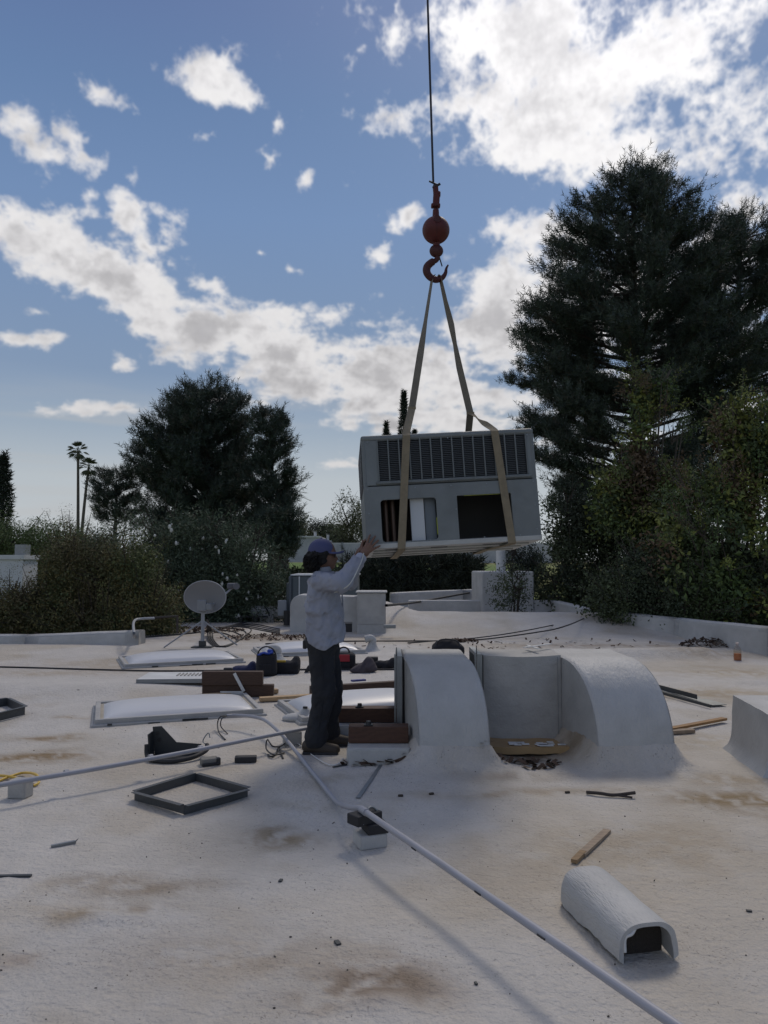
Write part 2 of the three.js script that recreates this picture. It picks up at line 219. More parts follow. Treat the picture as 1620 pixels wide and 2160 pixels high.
{
  const rows = [], NU = 460; for (let d = -11.5; d < 1.1; d += .7) rows.push(d);
  for (let i = 0; i <= 370; i++) rows.push(1.2 * (26 / 1.2) ** (i / 370));
  const pos = [], col = [], uv = [], ix = [];
  for (const d of rows) { const w = d > 1.2 ? d + 1 : 2.2 + (1.2 - d); for (let j = 0; j <= NU; j++) { const x = (j / NU * 2 - 1) * 1.12 * w, z = -d; pos.push(x, roofH(x, z), z); const c = roofTint(x, z); col.push(...c); uv.push(x, z); } }
  for (let i = 0; i < rows.length - 1; i++) for (let j = 0; j < NU; j++) { const a = i * (NU + 1) + j, b = a + NU + 1, m = (j + .5) / NU; if (!inPoly(pos[a * 3], pos[a * 3 + 2], roofEdge) && !inPoly(pos[b * 3 + 3], pos[b * 3 + 5], roofEdge)) continue; ix.push(a, a + 1, b, a + 1, b + 1, b); }
  const g = new THREE.BufferGeometry(); g.setAttribute('position', new THREE.Float32BufferAttribute(pos, 3)); g.setAttribute('color', new THREE.Float32BufferAttribute(col, 3)); g.setAttribute('uv', new THREE.Float32BufferAttribute(uv, 2)); g.setIndex(ix); g.computeVertexNormals();
  structure('roof', g, mat(1, 1, 1, .72, { vertexColors: true, map: rep(speckMap, .85), bumpMap: rep(grainBump, 2.6), bumpScale: .011 }));
  // outer walls of the house under the roof's edge
  const list = []; for (let i = 0; i < roofEdge.length; i++) { const a = roofEdge[i], b = roofEdge[(i + 1) % roofEdge.length]; list.push(beam(V(a[0], -1.75, a[1]), V(b[0], -1.75, b[1]), .25, 3.3)); }
  structure('house_wall', boxUV(merged(list)), M.coat);
}
// ---------------------------------------------------------------- the ground: lawn that climbs away from the house
function groundH(x, z) { const r = Math.hypot(x, z + 6), s = sstep(14, 62, r); return mix(-3.4, 1.25, s) + .5 * (fbm(x * .03, z * .03, 3) - .5) * sstep(15, 60, r) - .012 * Math.max(0, r - 90); }
{
  const pos = [], col = [], ix = [], nr = 110, na = 160;
  for (let i = 0; i <= nr; i++) for (let j = 0; j <= na; j++) { const r = 2 + 900 * (i / nr) ** 2.6, a = j / na * Math.PI * 2, x = Math.cos(a) * r, z = Math.sin(a) * r - 6; pos.push(x, groundH(x, z), z); const t = fbm(x * .06 + 5, z * .06, 4), k = .8 + .4 * fbm(x * .7, z * .7, 3), dry = sstep(.45, .66, t) * .75; col.push(mix(.10, .24, dry) * k, mix(.17, .19, dry) * k, mix(.025, .06, dry) * k); }
  for (let i = 0; i < nr; i++) for (let j = 0; j < na; j++) { const a = i * (na + 1) + j, b = a + na + 1; ix.push(a, b + 1, b, a, a + 1, b + 1); }
  const g = new THREE.BufferGeometry(); g.setAttribute('position', new THREE.Float32BufferAttribute(pos, 3)); g.setAttribute('color', new THREE.Float32BufferAttribute(col, 3)); g.setIndex(ix); g.computeVertexNormals();
  structure('lawn', g, mat(1, 1, 1, .95, { vertexColors: true }));
}

// ---------------------------------------------------------------- parapets and other masonry of the roof
const R = (x, z) => roofH(x, z);
const onRoof = (px, py, h = 0) => { let p = G(px, py, h); for (let i = 0; i < 3; i++) p = G(px, py, roofH(p.x, p.z) + h); return p; };
function softWall(pts, w, h0, label, group) {          // low plastered wall with a rounded, slightly wavy top along a line
  const list = [];
  for (let i = 0; i < pts.length - 1; i++) {
    const a = V(pts[i][0], 0, pts[i][1]), b = V(pts[i + 1][0], 0, pts[i + 1][1]), L = a.distanceTo(b), n = Math.max(2, Math.ceil(L / .3)), d = b.clone().sub(a).normalize(), s = V(-d.z, 0, d.x);
    const prof = []; for (let k = 0; k <= 12; k++) { const t = k / 12 * Math.PI; prof.push([-Math.cos(t) * w / 2, Math.sin(t)]); }
    const pos = [], ix = [];
    for (let j = 0; j <= n; j++) { const c = a.clone().lerp(b, j / n), hh = mix(pts[i][2] ?? h0, pts[i + 1][2] ?? h0, j / n) + .03 * (fbm(c.x * .8, c.z * .8, 3) - .5); const ring = [[-w / 2 - .05, -.5], [-w / 2 - .015, .03], ...prof.map(([u, v]) => [u, hh - .09 + .09 * Math.sqrt(v)]), [w / 2 + .015, .03], [w / 2 + .05, -.5]]; for (const [u, y] of ring) pos.push(c.x + s.x * u, y, c.z + s.z * u); }
    const m = 17; for (let j = 0; j < n; j++) for (let k = 0; k < m - 1; k++) { const p = j * m + k, q = p + m; ix.push(p, p + 1, q, q, p + 1, q + 1); }
    for (const e of [0, n]) for (let k = 1; k < m - 1; k++) ix.push(e * m, e * m + k + (e ? 1 : 0), e * m + k + (e ? 0 : 1));
    const g = new THREE.BufferGeometry(); g.setAttribute('position', new THREE.Float32BufferAttribute(pos, 3)); g.setIndex(ix); g.computeVertexNormals(); list.push(boxUV(g));
  }
  return single('parapet_wall', merged(list), M.coat, label, 'parapet', group);
}
softWall([[-12, -14.55, .15], [-6.6, -14.5, .16], [-4.45, -14.35, .26]], .30, .2, 'low white parapet running along under the brown shrubs');
softWall([[-5.6, -25.2, .36], [-3.0, -25.3, .38], [-1.6, -25.4, .36]], .3, .36, 'low white parapet behind the satellite dish carrying a thin rail');
softWall([[.2, -25.7, .46], [2.6, -25.9, .55], [4.4, -26, .6]], .3, .5, 'low white parapet in front of the dark junipers');
softWall([[5.2, -17.2, .40], [6.05, -15.9, .36], [6.35, -12.6, .46], [6.3, -8, .46]], .32, .4, 'white parapet under the broadleaf trees, ending by the leaf heap');
{ // walled light well behind the ridge
  const o = thing('light_well', 'sunken white light well behind the sloping roof edge', 'light well', V(.8, 0, -22.6));
  part('wall', boxUV(rb(4.2, 1.0, .25, .04, 2.0, -.13, 0)), M.coat, o); part('wall', boxUV(rb(.25, 1.0, 3.4, .04, 4.15, -.13, 1.85)), M.coat, o);
}
{ // chimney block with round flue and three painted strokes
  const o = thing('chimney', 'stout white chimney block with round white flue and black marks', 'chimney', V(2.75, 0, -22.9));
  const b = part('block', boxUV(rb(1.55, 1.55, 1.3, .05, .75, .43, 0)), M.coat, o);
  part('flue', new THREE.CylinderGeometry(.14, .14, .75, 24).translate(.72, 1.55, 0), M.white, o); part('flue_cap', new THREE.CylinderGeometry(.2, .16, .12, 24).translate(.72, 1.98, 0), M.galv, o);
  const z = .652, s = [[V(.30, .78, z), V(.32, .66, z)], [V(.35, .77, z), V(.37, .66, z), V(.39, .76, z), V(.42, .66, z)], [V(.47, .77, z), V(.45, .66, z)], [V(.44, .735, z), V(.50, .745, z)]];
  for (const q of s) part('painted_mark', tube(q, .010, 0, 5), M.black, o);
  o.rotation.y = .12;
}
{ // white block cut by the picture's right edge
  const p = onRoof(1612, 1632); const o = thing('roof_curb', 'white coated curb block, brown stains spreading from its foot', 'curb block', V(p.x, 0, p.z));
  const g = new THREE.BoxGeometry(1.0, .6, .8, 20, 12, 16), a = g.attributes.position; for (let i = 0; i < a.count; i++) { const y = a.getY(i) + .3, k = Math.exp(-y / .07) * .06, x = a.getX(i), z = a.getZ(i), n = .012 * (fbm(x * 5 + 3, y * 5 + z * 5, 2) - .5); a.setXYZ(i, x * (1 + k * 2) + .5 + n + y * .03, (y > .58 ? .44 + n : y * .74), z * (1 + k * 2) - .32 + n); } g.computeVertexNormals();
  part('coated_block', boxUV(g), M.coat, o); o.rotation.y = -.12;
}
// ---------------------------------------------------------------- the two gooseneck ducts
function elbowGeo(e, H) {
  const W = e.x1 - e.x0, D = e.z1 - e.z0, n = 40, pos = [], ring = [];
  ring.push([-.55, .75], [-.3, .745]); for (let i = 0; i <= n; i++) { const t = i / n * Math.PI / 2; ring.push([D * Math.sin(t), .02 + (H - .02) * (Math.cos(t) ** .8)]); }
  const geos = [], skin = [], ix = [], suv = [], NW = 26; let arc = 0;
  for (let i = 0; i < ring.length; i++) { if (i) arc += Math.hypot(ring[i][0] - ring[i - 1][0], ring[i][1] - ring[i - 1][1]); for (let j = 0; j <= NW; j++) { const [s, y] = ring[i], k = clamp(s / D), x = e.x0 + W * j / NW + e.dx * k, ed = Math.min(j, NW - j) === 0 ? 1 : 0; skin.push(x + .004 * (fbm(s * 9 + x * 7, y * 9, 2) - .5), y - ed * .012 + .012 * (fbm(x * 6, s * 6 + y * 3, 2) - .5), e.z0 + s - ed * .008); suv.push(x, arc); } }
  for (let i = 0; i < ring.length - 1; i++) for (let j = 0; j < NW; j++) { const p = i * (NW + 1) + j, q = p + NW + 1; ix.push(p, q, p + 1, p + 1, q, q + 1); }
  const g = new THREE.BufferGeometry(); g.setAttribute('position', new THREE.Float32BufferAttribute(skin, 3)); g.setAttribute('uv', new THREE.Float32BufferAttribute(suv, 2)); g.setIndex(ix); g.computeVertexNormals(); geos.push(g);
  const cheeks = [0, 1].map((side) => { const sh = new THREE.Shape(); sh.moveTo(-.55, side ? .0 : .06); ring.forEach(([s, y]) => sh.lineTo(s, y - .012)); sh.lineTo(-.05, -.02); const c = new THREE.ShapeGeometry(sh), p = c.attributes.position; for (let i = 0; i < p.count; i++) { const s = p.getX(i), y = p.getY(i), k = clamp(s / D); p.setXYZ(i, (side ? e.x1 : e.x0) + e.dx * k, y, e.z0 + s); } c.computeVertexNormals(); return boxUV(c); });
  const screws = []; for (let i = 4; i < ring.length - 4; i += 6) for (const side of [0, 1]) { const [q, y] = ring[i], k = clamp(q / D); screws.push(new THREE.SphereGeometry(.006, 6, 4).translate((side ? e.x1 + .001 : e.x0 - .001) + e.dx * k, y - .05, e.z0 + q - .02)); }
  return { skin: geos[0], cheeks, screws: merged(screws) };
}
function flange(parent, x, z0, z1, y0, y1) {
  const f = part('metal_flange', merged([bx(.045, y1 - y0, .03, x, (y0 + y1) / 2, z0), bx(.045, y1 - y0, .03, x, (y0 + y1) / 2, z1), bx(.045, .03, Math.abs(z1 - z0) - .03, x, y1 - .015, (z0 + z1) / 2), bx(.045, .03, Math.abs(z1 - z0) - .03, x, y0 + .015, (z0 + z1) / 2), bx(.012, y1 - y0 + .03, .035, x - .035, (y0 + y1) / 2, z0 + .012)]), M.galv, parent);
  part('dark_throat_sheet', bx(.01, y1 - y0 - .02, Math.abs(z1 - z0) - .02, x + .03, (y0 + y1) / 2, (z0 + z1) / 2), M.black, parent);  // black sheet on the solid duct, painting the shade inside its opening
  part('screw_rod', rod(V(x - .02, y1 - .02, z0), V(x - .022, y1 + .07, z0), .004, 5), M.darkMetal, parent);
  return f;
}
{
  const o = thing('gooseneck_duct', 'white coated gooseneck duct beside the dark wooden sleepers', 'duct', null, 'gooseneck ducts on the roof'), e = ELBOW[0], q = elbowGeo(e, .745);
  part('duct_skin', q.skin, M.coat, o); part('side_panel', q.cheeks[0], M.coat, o); part('side_panel', q.cheeks[1], M.coat, o); part('screws', q.screws, M.coatOld, o, true);
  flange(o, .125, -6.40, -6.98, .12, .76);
}
{
  const o = thing('gooseneck_duct', 'white coated gooseneck duct with a long straight run and rusty underside', 'duct', null, 'gooseneck ducts on the roof'), e = ELBOW[1], q = elbowGeo(e, .75);
  part('duct_skin', q.skin, M.coat, o); part('side_panel', q.cheeks[0], M.coat, o); part('side_panel', q.cheeks[1], M.coat, o); part('screws', q.screws, M.coatOld, o, true);
  const g = new THREE.BoxGeometry(.665, .69, .50, 16, 10, 1), p = g.attributes.position; for (let i = 0; i < p.count; i++) { const t = p.getX(i) / .665; p.setZ(i, p.getZ(i) + (p.getZ(i) > 0 ? .035 * Math.cos(t * Math.PI) : 0)); p.setY(i, p.getY(i) - .012 * Math.cos(t * Math.PI) + (p.getY(i) < 0 ? .03 * t : 0)); } g.computeVertexNormals();
  part('straight_duct', boxUV(g.translate(1.137, .412, -6.74)), M.coatOld, o);
  part('seam', bx(.004, .67, .006, 1.435, .41, -6.458), M.galv, o);
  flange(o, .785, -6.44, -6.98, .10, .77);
}
{ // rotten coated board under the straight run
  const o = thing('foam_board', 'rust stained slab with flaking white coating under the straight duct', 'board', V(1.12, roofH(1.12, -6.3) + .0, -6.32));
  const g = new THREE.BoxGeometry(.66, .055, .34, 24, 3, 12), p = g.attributes.position; for (let i = 0; i < p.count; i++) { const x = p.getX(i), z = p.getZ(i); p.setXYZ(i, x, p.getY(i) + .02 * (fbm(x * 7, z * 7, 3) - .5) - (x < 0 ? -x * x * .12 : 0), z + .05 * (fbm(x * 5 + 9, 3, 2) - .5)); } g.computeVertexNormals();
  part('slab', boxUV(g.translate(0, .045, 0)), mat(.42, .28, .14, .9, { map: rep(scuffMap, 1.6) }), o);
  for (let i = 0; i < 16; i++) part('flake', rb(rr(.03, .10), .006, rr(.02, .05), .002, rr(-.1, .3), .084, rr(.04, .16)).rotateY(rr(-.05, .05)), M.white, o);
}
// ---------------------------------------------------------------- wooden sleepers on white curbs, bolts on top
function sleeper(px0, px1, py, d, yb, h, label) {
  const a = A(px0, py, d), b = A(px1, py, d), w = b.x - a.x, o = thing('wooden_sleeper', label, 'timber beam', V(a.x, 0, -d - .07), 'sleepers beside the ducts');
  part('beam', boxUV(rb(w, h, .14, .008, w / 2, yb + h / 2, 0)), M.woodRed, o);
  const bt = part('bolt', new THREE.CylinderGeometry(.02, .026, .035, 6).translate(w * .33, yb + h + .017, .02), M.black, o); part('washer', rb(.07, .01, .06, .004, w * .33, yb + h + .006, .02), M.black, bt);
  return o;
}
sleeper(735, 862, 1550, 6.06, .135, .125, 'red brown timber sleeper resting on the near white curb'); sleeper(713, 850, 1505, 6.72, .155, .12, 'red brown timber sleeper resting on the far white curb');
function curb(px0, x1, d, h, depth, label) { const a = A(px0, 1580, d), w = x1 - a.x; const o = single('curb_strip', boxUV(rb(w, h + .06, depth, .02, w / 2, (h - .06) / 2, -depth / 2)), M.coat, label, 'curb', 'white curbs under the sleepers', V(a.x, 0, -d)); return o; }
curb(731, .2, 5.92, .132, .28, 'near white curb strip under a timber sleeper'); curb(690, .14, 6.62, .152, .28, 'far white curb strip under a timber sleeper');
// ---------------------------------------------------------------- domed skylights
const domeMat = new THREE.MeshPhysicalMaterial({ roughness: .42, clearcoat: .25, clearcoatRoughness: .35 }); domeMat.color.setRGB(.56, .56, .57);
function skylight(fl, fr, depth, hd, label) {
  const dx = fr.x - fl.x, dz = fr.z - fl.z, w = Math.hypot(dx, dz), o = thing('skylight', label, 'skylight', V(fl.x, Math.min(roofH(fl.x, fl.z), roofH(fr.x, fr.z)) - .01, fl.z), 'domed skylights'); o.rotation.y = -Math.atan2(dz, dx);
  part('curb', boxUV(merged([rb(w + .06, .045, depth + .06, .012, w / 2, .012, -depth / 2)])), M.coatOld, o);
  const f = part('frame', boxUV(merged([rb(w, .05, .05, .008, w / 2, .052, -.025), rb(w, .05, .05, .008, w / 2, .052, -depth + .025), rb(.05, .05, depth - .1, .008, .025, .052, -depth / 2), rb(.05, .05, depth - .1, .008, w - .025, .052, -depth / 2)])), M.coatOld, o);
  part('frame_deck', boxUV(bx(w - .1, .02, depth - .1, w / 2, .048, -depth / 2)), mat(.46, .42, .35, .9, { map: rep(scuffMap, 2) }), f);
  const g = new THREE.PlaneGeometry(w - .16, depth - .14, 40, 22).rotateX(-Math.PI / 2), p = g.attributes.position; for (let i = 0; i < p.count; i++) { const u = Math.abs(p.getX(i)) / ((w - .16) / 2), v = Math.abs(p.getZ(i)) / ((depth - .14) / 2); p.setY(i, hd * Math.sqrt(Math.max(0, (1 - u ** 3.2) * (1 - v ** 2.2)))); } g.computeVertexNormals();
  part('dome', g.translate(w / 2, .058, -depth / 2), domeMat, o);
  for (let i = 0; i < 5; i++) part('peeled_strip', rb(rr(.04, .16), .018, .004, .001, rr(.1, w - .1), .012 + rr(0, .02), .034), M.darkMetal, o);
  return o;
}
skylight(onRoof(199, 1534), onRoof(556, 1509), 1.0, .088, 'domed white skylight beside the black metal bracket');
skylight(onRoof(637, 1529), V(.72, 0, -7.95), 1.0, .14, 'domed white skylight behind the man and the timber sleepers');
skylight(onRoof(262, 1411), onRoof(514, 1398), 1.05, .11, 'domed white skylight in front of the satellite dish');
skylight(onRoof(552, 1387), onRoof(772, 1379), 1.0, .13, 'domed white skylight behind the tool bucket, dark ducts beyond');
// ---------------------------------------------------------------- satellite dish seen from behind
{
  const b = onRoof(427, 1366), o = thing('satellite_dish', 'grey satellite dish on a pole with brace legs, loose cables beside', 'satellite dish', b); const grey = mat(.36, .37, .39, .5, { map: rep(scuffMap, 1) });
  part('mast', new THREE.CylinderGeometry(.032, .032, .72, 14).translate(0, .36, 0), grey, o); part('foot_plate', rb(.36, .02, .2, .005, 0, .012, 0), M.darkMetal, o); part('foot_bracket', rb(.12, .10, .07, .01, 0, .07, 0), M.darkMetal, o);
  part('brace', rod(V(-.02, .46, 0), V(-.62, .02, .22), .014), grey, o); part('brace', rod(V(.02, .46, 0), V(.56, .02, -.25), .014), grey, o);
  const g = new THREE.SphereGeometry(1.05, 40, 14, 0, Math.PI * 2, 0, .40).translate(0, -.97, 0).scale(1, 1, .74); g.rotateX(-Math.PI / 2 + .28);
  const dish = part('reflector', g, mat(.20, .205, .215, .45, { side: THREE.DoubleSide }), o); dish.position.set(0, .88, -.10); dish.rotation.set(0, -.22, .16);
  part('rim', new THREE.TorusGeometry(.409, .010, 8, 48).scale(1, .74, 1).rotateX(.28).translate(0, 0, -.005), mat(.30, .31, .33, .5), dish);
  part('back_bracket', merged([rb(.16, .20, .10, .02, 0, .74, .06), rb(.10, .12, .16, .02, .12, .72, .02), new THREE.CylinderGeometry(.05, .05, .14, 14).translate(0, .68, 0)]), mat(.20, .21, .22, .5), o);
  part('feed_arm', rod(V(.10, .70, -.05), V(.36, 1.02, -.62), .018), grey, o); part('receiver', merged([rb(.20, .11, .12, .03, 0, 0, 0), new THREE.CylinderGeometry(.06, .06, .16, 16).rotateX(Math.PI / 2).translate(.06, 0, .1)]).rotateY(.3).translate(.37, 1.06, -.62), mat(.11, .11, .12, .5), o);
  o.rotation.y = -.05;
}
// ---------------------------------------------------------------- pipes, conduits, hoses, wires
const pipeMat = mat(.40, .40, .44, .5, { map: rep(scuffMap, 3) });
function run(pts, r, m, name, label, category, group) { const o = single(name, tube(pts, r, pts.length * 8, 9), m, label, category, group); return o; }
{
  const o = thing('conduit', 'long white pipe slanting across the bare roof towards the vent hood', 'pipe'); const p = [G(764, 1708, .19), G(900, 1801, .19), G(1010, 1877, .187), G(1180, 1994, .185), G(1425, 2163, .185), G(1700, 2350, .18)]; part('tube', tube(p, .0165, 60, 12), pipeMat, o);
  part('end_coupling', rod(p[0].clone().lerp(p[1], -.02), p[0].clone().lerp(p[1], .08), .021, 12), pipeMat, o);
  for (const t of [.28, .53, .72]) part('bare_patch', rb(.004, .007, .045, .001).rotateY(.46).translate(mix(p[0].x, p[4].x, t) - .014, .183, mix(p[0].z, p[4].z, t) + .008), M.black, o);
}
run([G(765, 1706, .19), G(735, 1702, .14), G(712, 1693, .05), G(690, 1668, .035), G(650, 1618, .03), G(612, 1570, .06), G(590, 1545, .11), G(560, 1520, .13), G(535, 1512, .13), G(500, 1509, .12), G(478, 1510, .12)], .0155, pipeMat, 'flexible_conduit', 'bent white conduit looping from the black block past the skylight', 'conduit');
{
  const o = thing('conduit', 'long thin white pipe held up on small white blocks', 'pipe'), p = [G(-120, 1682, .14), G(0, 1656, .14), G(200, 1622, .14), G(400, 1585, .14), G(560, 1553, .14), G(660, 1534, .13)]; part('tube', tube(p, .0165, 50, 10), pipeMat, o);
  for (const t of [.2, .5, .7]) { const a = p[1].clone().lerp(p[4], t), b = p[1].clone().lerp(p[4], t + .014); part('coupling', rod(a, b, .022, 10), pipeMat, o); }
}
function supportBlock(px, py, w, h, label, dark) { const p = onRoof(px, py), o = single('support_block', boxUV(rb(w, h, w * .8, .01, 0, h / 2, -w * .4)), dark ?? M.coatOld, label, 'block', null, p); o.rotation.y = rr(-.2, .3); return o; }
supportBlock(33, 1686, .125, .115, 'small white block carrying the pipe by the yellow hose'); supportBlock(618, 1573, .15, .11, 'small white block carrying the pipe beside the bent conduit');
{
  const p = onRoof(788, 1790), o = thing('pipe_support', 'stack of black wood offcuts on a white block holding the conduit', 'support', p); part('base_block', boxUV(rb(.155, .075, .14, .01, 0, .036, -.06)), M.coat, o);
  part('offcut', rb(.12, .05, .12, .006, .025, .099, -.05), M.rubber, o); part('offcut', rb(.17, .055, .10, .006).rotateY(.35).translate(-.03, .151, -.06), M.rubber, o); part('metal_strap', tube([V(-.06, .13, .0), V(-.03, .19, -.03), V(.01, .2, -.06), V(.05, .17, -.06)], .006, 0, 5), M.galv, o);
  o.rotation.y = .35;
}
run([G(-60, 1668, .01), G(-10, 1650, .01), G(20, 1638, .015), G(50, 1630, .02), G(76, 1634, .05), G(82, 1650, .02), G(70, 1658, .01)], .009, mat(.62, .40, .06, .5), 'hose', 'yellow hose loop lying beside the white pipe', 'hose'); run([G(-40, 1640, .01), G(0, 1636, .02), G(40, 1642, .02), G(70, 1655, .01)], .009, mat(.62, .40, .06, .5), 'hose', 'short straight yellow hose end beside the white pipe', 'hose');
run([G(478, 1510, .12), G(465, 1512, .13), G(459, 1525, .06), G(462, 1545, .02), G(475, 1560, .01)], .006, M.black, 'loose_wire', 'black wire drooping from the open conduit end', 'wire', 'loose wires'); run([G(478, 1511, .12), G(468, 1516, .11), G(466, 1532, .04), G(480, 1548, .01)], .005, M.black, 'loose_wire', 'shorter black wire drooping from the open conduit end', 'wire', 'loose wires');
run([G(600, 1588, .01), G(578, 1592, .03), G(562, 1580, .03), G(564, 1560, .09), G(575, 1574, .06), G(592, 1574, .03), G(604, 1566, .02)], .006, M.black, 'loose_wire', 'tangled black wire standing up from the roof near the boots', 'wire', 'loose wires'); run([G(565, 1592, .01), G(572, 1596, .015), G(582, 1590, .01), G(588, 1576, .02), G(594, 1592, .01), G(597, 1600, .005)], .007, M.black, 'loose_wire', 'black taped wire tails lying on the roof near the boots', 'wire', 'loose wires');
run([G(625, 1565, .02), G(655, 1590, .01), G(690, 1612, .01), G(712, 1612, .01), G(724, 1600, .02)], .005, M.white, 'loose_wire', 'thin white wire curling in front of the boots', 'wire', 'loose wires');
run([onRoof(-30, 1406, .012), onRoof(60, 1408, .012), onRoof(160, 1411, .012), onRoof(330, 1415, .012), onRoof(480, 1414, .012), onRoof(660, 1412, .012), onRoof(850, 1412, .012)], .011, M.rubber, 'roof_cable', 'black cable lying across the roof in front of the dish skylight', 'cable', 'black cables on the roof');
run([onRoof(560, 1358, .012), onRoof(700, 1353, .012), onRoof(860, 1352, .012), onRoof(1000, 1350, .012), onRoof(1130, 1334, .012), onRoof(1200, 1318, .012), onRoof(1262, 1290, .012), onRoof(1285, 1284, .03)], .013, M.rubber, 'roof_cable', 'black cable curving up the sloping roof edge', 'cable', 'black cables on the roof');
run([onRoof(860, 1356, .012), onRoof(1000, 1346, .012), onRoof(1120, 1328, .012), onRoof(1215, 1306, .012), onRoof(1255, 1288, .012), onRoof(1270, 1283, .03)], .011, M.rubber, 'roof_cable', 'second black cable beside the curved one on the slope', 'cable', 'black cables on the roof');
run([onRoof(0, 1352, .012), onRoof(100, 1353, .012), onRoof(230, 1350, .012), onRoof(330, 1342, .012), onRoof(430, 1332, .012), onRoof(520, 1312, .012), onRoof(560, 1302, .012)], .02, M.rubber, 'roof_cable', 'thick black cable along the foot of the left parapet', 'cable', 'black cables on the roof');
for (let i = 0; i < 4; i++) run([V(-3.15, .5, -13.85), onRoof(438 + i * 3, 1330, .1), onRoof(440 + i * 4, 1352, .02), onRoof(462 + i * 5, 1364, .012), onRoof(500 + i * 9, 1352 - i * 6, .012), onRoof(480 + i * 14, 1338 - i * 5, .012), onRoof(450 + i * 10, 1330 - i * 3, .012), onRoof(500 + i * 10, 1322 - i * 2, .012), onRoof(590, 1336 - i * 3, .012)], .012, M.rubber, 'dish_cable', 'black coiled cable running from the satellite dish', 'cable', 'coiled cables at the satellite dish');
run([onRoof(815, 1277, .3), onRoof(880, 1270, .34), onRoof(992, 1250, .45)], .03, M.rubber, 'roof_cable', 'black line propped above the light well', 'cable', 'black cables on the roof');
// thin rails at the far parapet and by the shrubs
{
  const railM = mat(.32, .33, .34, .5); run([A(470, 1260, 25), A(560, 1257, 25), A(590, 1256, 25), A(592, 1275, 25)], .035, railM, 'rail_pipe', 'pale pipe rail standing on the far parapet', 'rail');
  run([onRoof(283, 1340, 0), onRoof(283, 1340, .30), A(285, 1308, 14.6), A(325, 1304, 14.9)], .024, railM, 'rail_pipe', 'bent pale pipe beside the brown shrub', 'rail'); run([A(312, 1304, 15.6), A(372, 1300, 15.6), A(374, 1303, 15.6), A(374, 1333, 15.6)], .024, mat(.05, .04, .035, .7), 'rail_pipe', 'dark rusty pipe arm beside the brown shrub', 'rail');
}
// ---------------------------------------------------------------- loose roof hardware
const frameMetal = mat(.10, .105, .11, .5, { metalness: .45, map: rep(scuffMap, 2), bumpMap: rep(grainBump, 3), bumpScale: .003 });
function frameThing(c, pts, h, t, label) { // four sheet-metal sides
  const o = thing('metal_curb_frame', label, 'metal frame', c, 'sheet metal curb frames'); for (let i = 0; i < 4; i++) { const a = pts[i], b = pts[(i + 1) % 4], L = a.distanceTo(b), s = part('frame_side', boxUV(merged([bx(L, h, t, L / 2, h / 2, 0), bx(L - .01, t, .03, L / 2, h - t / 2, .016)])), frameMetal, o); s.position.copy(a).sub(c); s.rotation.y = -Math.atan2(b.z - a.z, b.x - a.x); s.rotation.z = rr(-.012, .012); }
  return o;
}
{ const P = [G(284, 1688), G(388, 1719), G(522, 1681), G(413, 1648)]; const c = P[0].clone().add(P[2]).multiplyScalar(.5); frameThing(c, P, .058, .004, 'dark bent sheet metal frame lying flat near the black bricks'); }
{ const P = [G(-110, 1508), G(-60, 1536), G(52, 1508), G(15, 1489)]; const c = P[0].clone().add(P[2]).multiplyScalar(.5); frameThing(c, P, .085, .004, 'grey sheet metal frame lying flat beside the brown roof stains'); }
{ // black angle bracket with a curved conduit stub
  const p = onRoof(372, 1592), o = thing('metal_bracket', 'black angled metal box with a curved flexible conduit', 'bracket', p), m = mat(.05, .055, .06, .45, { metalness: .5 });
  const sh = new THREE.Shape(); sh.moveTo(-.17, .0); sh.lineTo(-.19, .22); sh.lineTo(-.12, .225); sh.lineTo(.0, .10); sh.lineTo(.2, .085); sh.lineTo(.18, -.005); sh.lineTo(-.17, 0);
  part('back_plate', boxUV(new THREE.ExtrudeGeometry(sh, { depth: .008, bevelEnabled: false })), m, o); part('end_plate', bx(.008, .2, .12, -.175, .10, .065).rotateZ(.08), m, o); part('bottom_plate', bx(.33, .006, .12, 0, .006, .068), m, o);
  const hole = new THREE.CylinderGeometry(.016, .016, .012, 12).rotateX(Math.PI / 2); part('knockout', hole.clone().translate(-.15, .17, .006), M.black, o); part('knockout', hole.clone().translate(-.135, .12, .006), M.black, o);
  part('flexible_conduit', tube([V(-.20, .11, .12), V(-.19, .03, .14), V(-.12, .02, .24), V(.04, .02, .28), V(.18, .03, .2), V(.25, .05, .06), V(.24, .075, -.01)], .018, 40, 9), M.rubber, o);
  part('ground_wire', tube([V(.24, .075, -.01), V(.2, .10, -.04), V(.24, .16, -.05), V(.26, .13, -.02)], .005, 0, 5), M.galv, o);
}
{ let p = onRoof(518, 1609); const o = single('brick', rb(.165, .045, .07, .008, 0, .024, -.02), M.rubber, 'smooth black brick lying alone on the roof', 'brick', null, p); o.rotation.y = .12; p = onRoof(443, 1614); const q = thing('broken_block', 'grey crumbling block with black broken edges', 'block', p); part('block', rb(.13, .05, .09, .008, 0, .026, -.02), mat(.24, .23, .21, .9, { map: rep(scuffMap, 4) }), q); part('tar_edge', rb(.135, .02, .02, .005, 0, .014, .03), M.black, q); part('tar_edge', rb(.03, .05, .05, .005, .058, .028, .012), M.black, q); q.rotation.y = .45; }
function stick(a, b, w, h, m, name, label, cat, group) { const o = single(name, boxUV(beam(a, b, w, h)), m, label, cat, group); return o; }
stick(G(108, 1785, .01), G(160, 1775, .01), .018, .012, M.galv, 'metal_strip', 'short bent metal strip with turned up ends, lying alone', 'metal strip'); stick(G(160, 1775, .012), G(165, 1768, .03), .018, .004, M.galv, 'metal_clip', 'turned up tab at the end of the short metal strip', 'metal strip');
stick(G(-40, 1849, .008), G(66, 1847, .008), .02, .01, M.darkMetal, 'metal_strip', 'thin dark strip crossing from beyond the pale roof seam', 'metal strip');
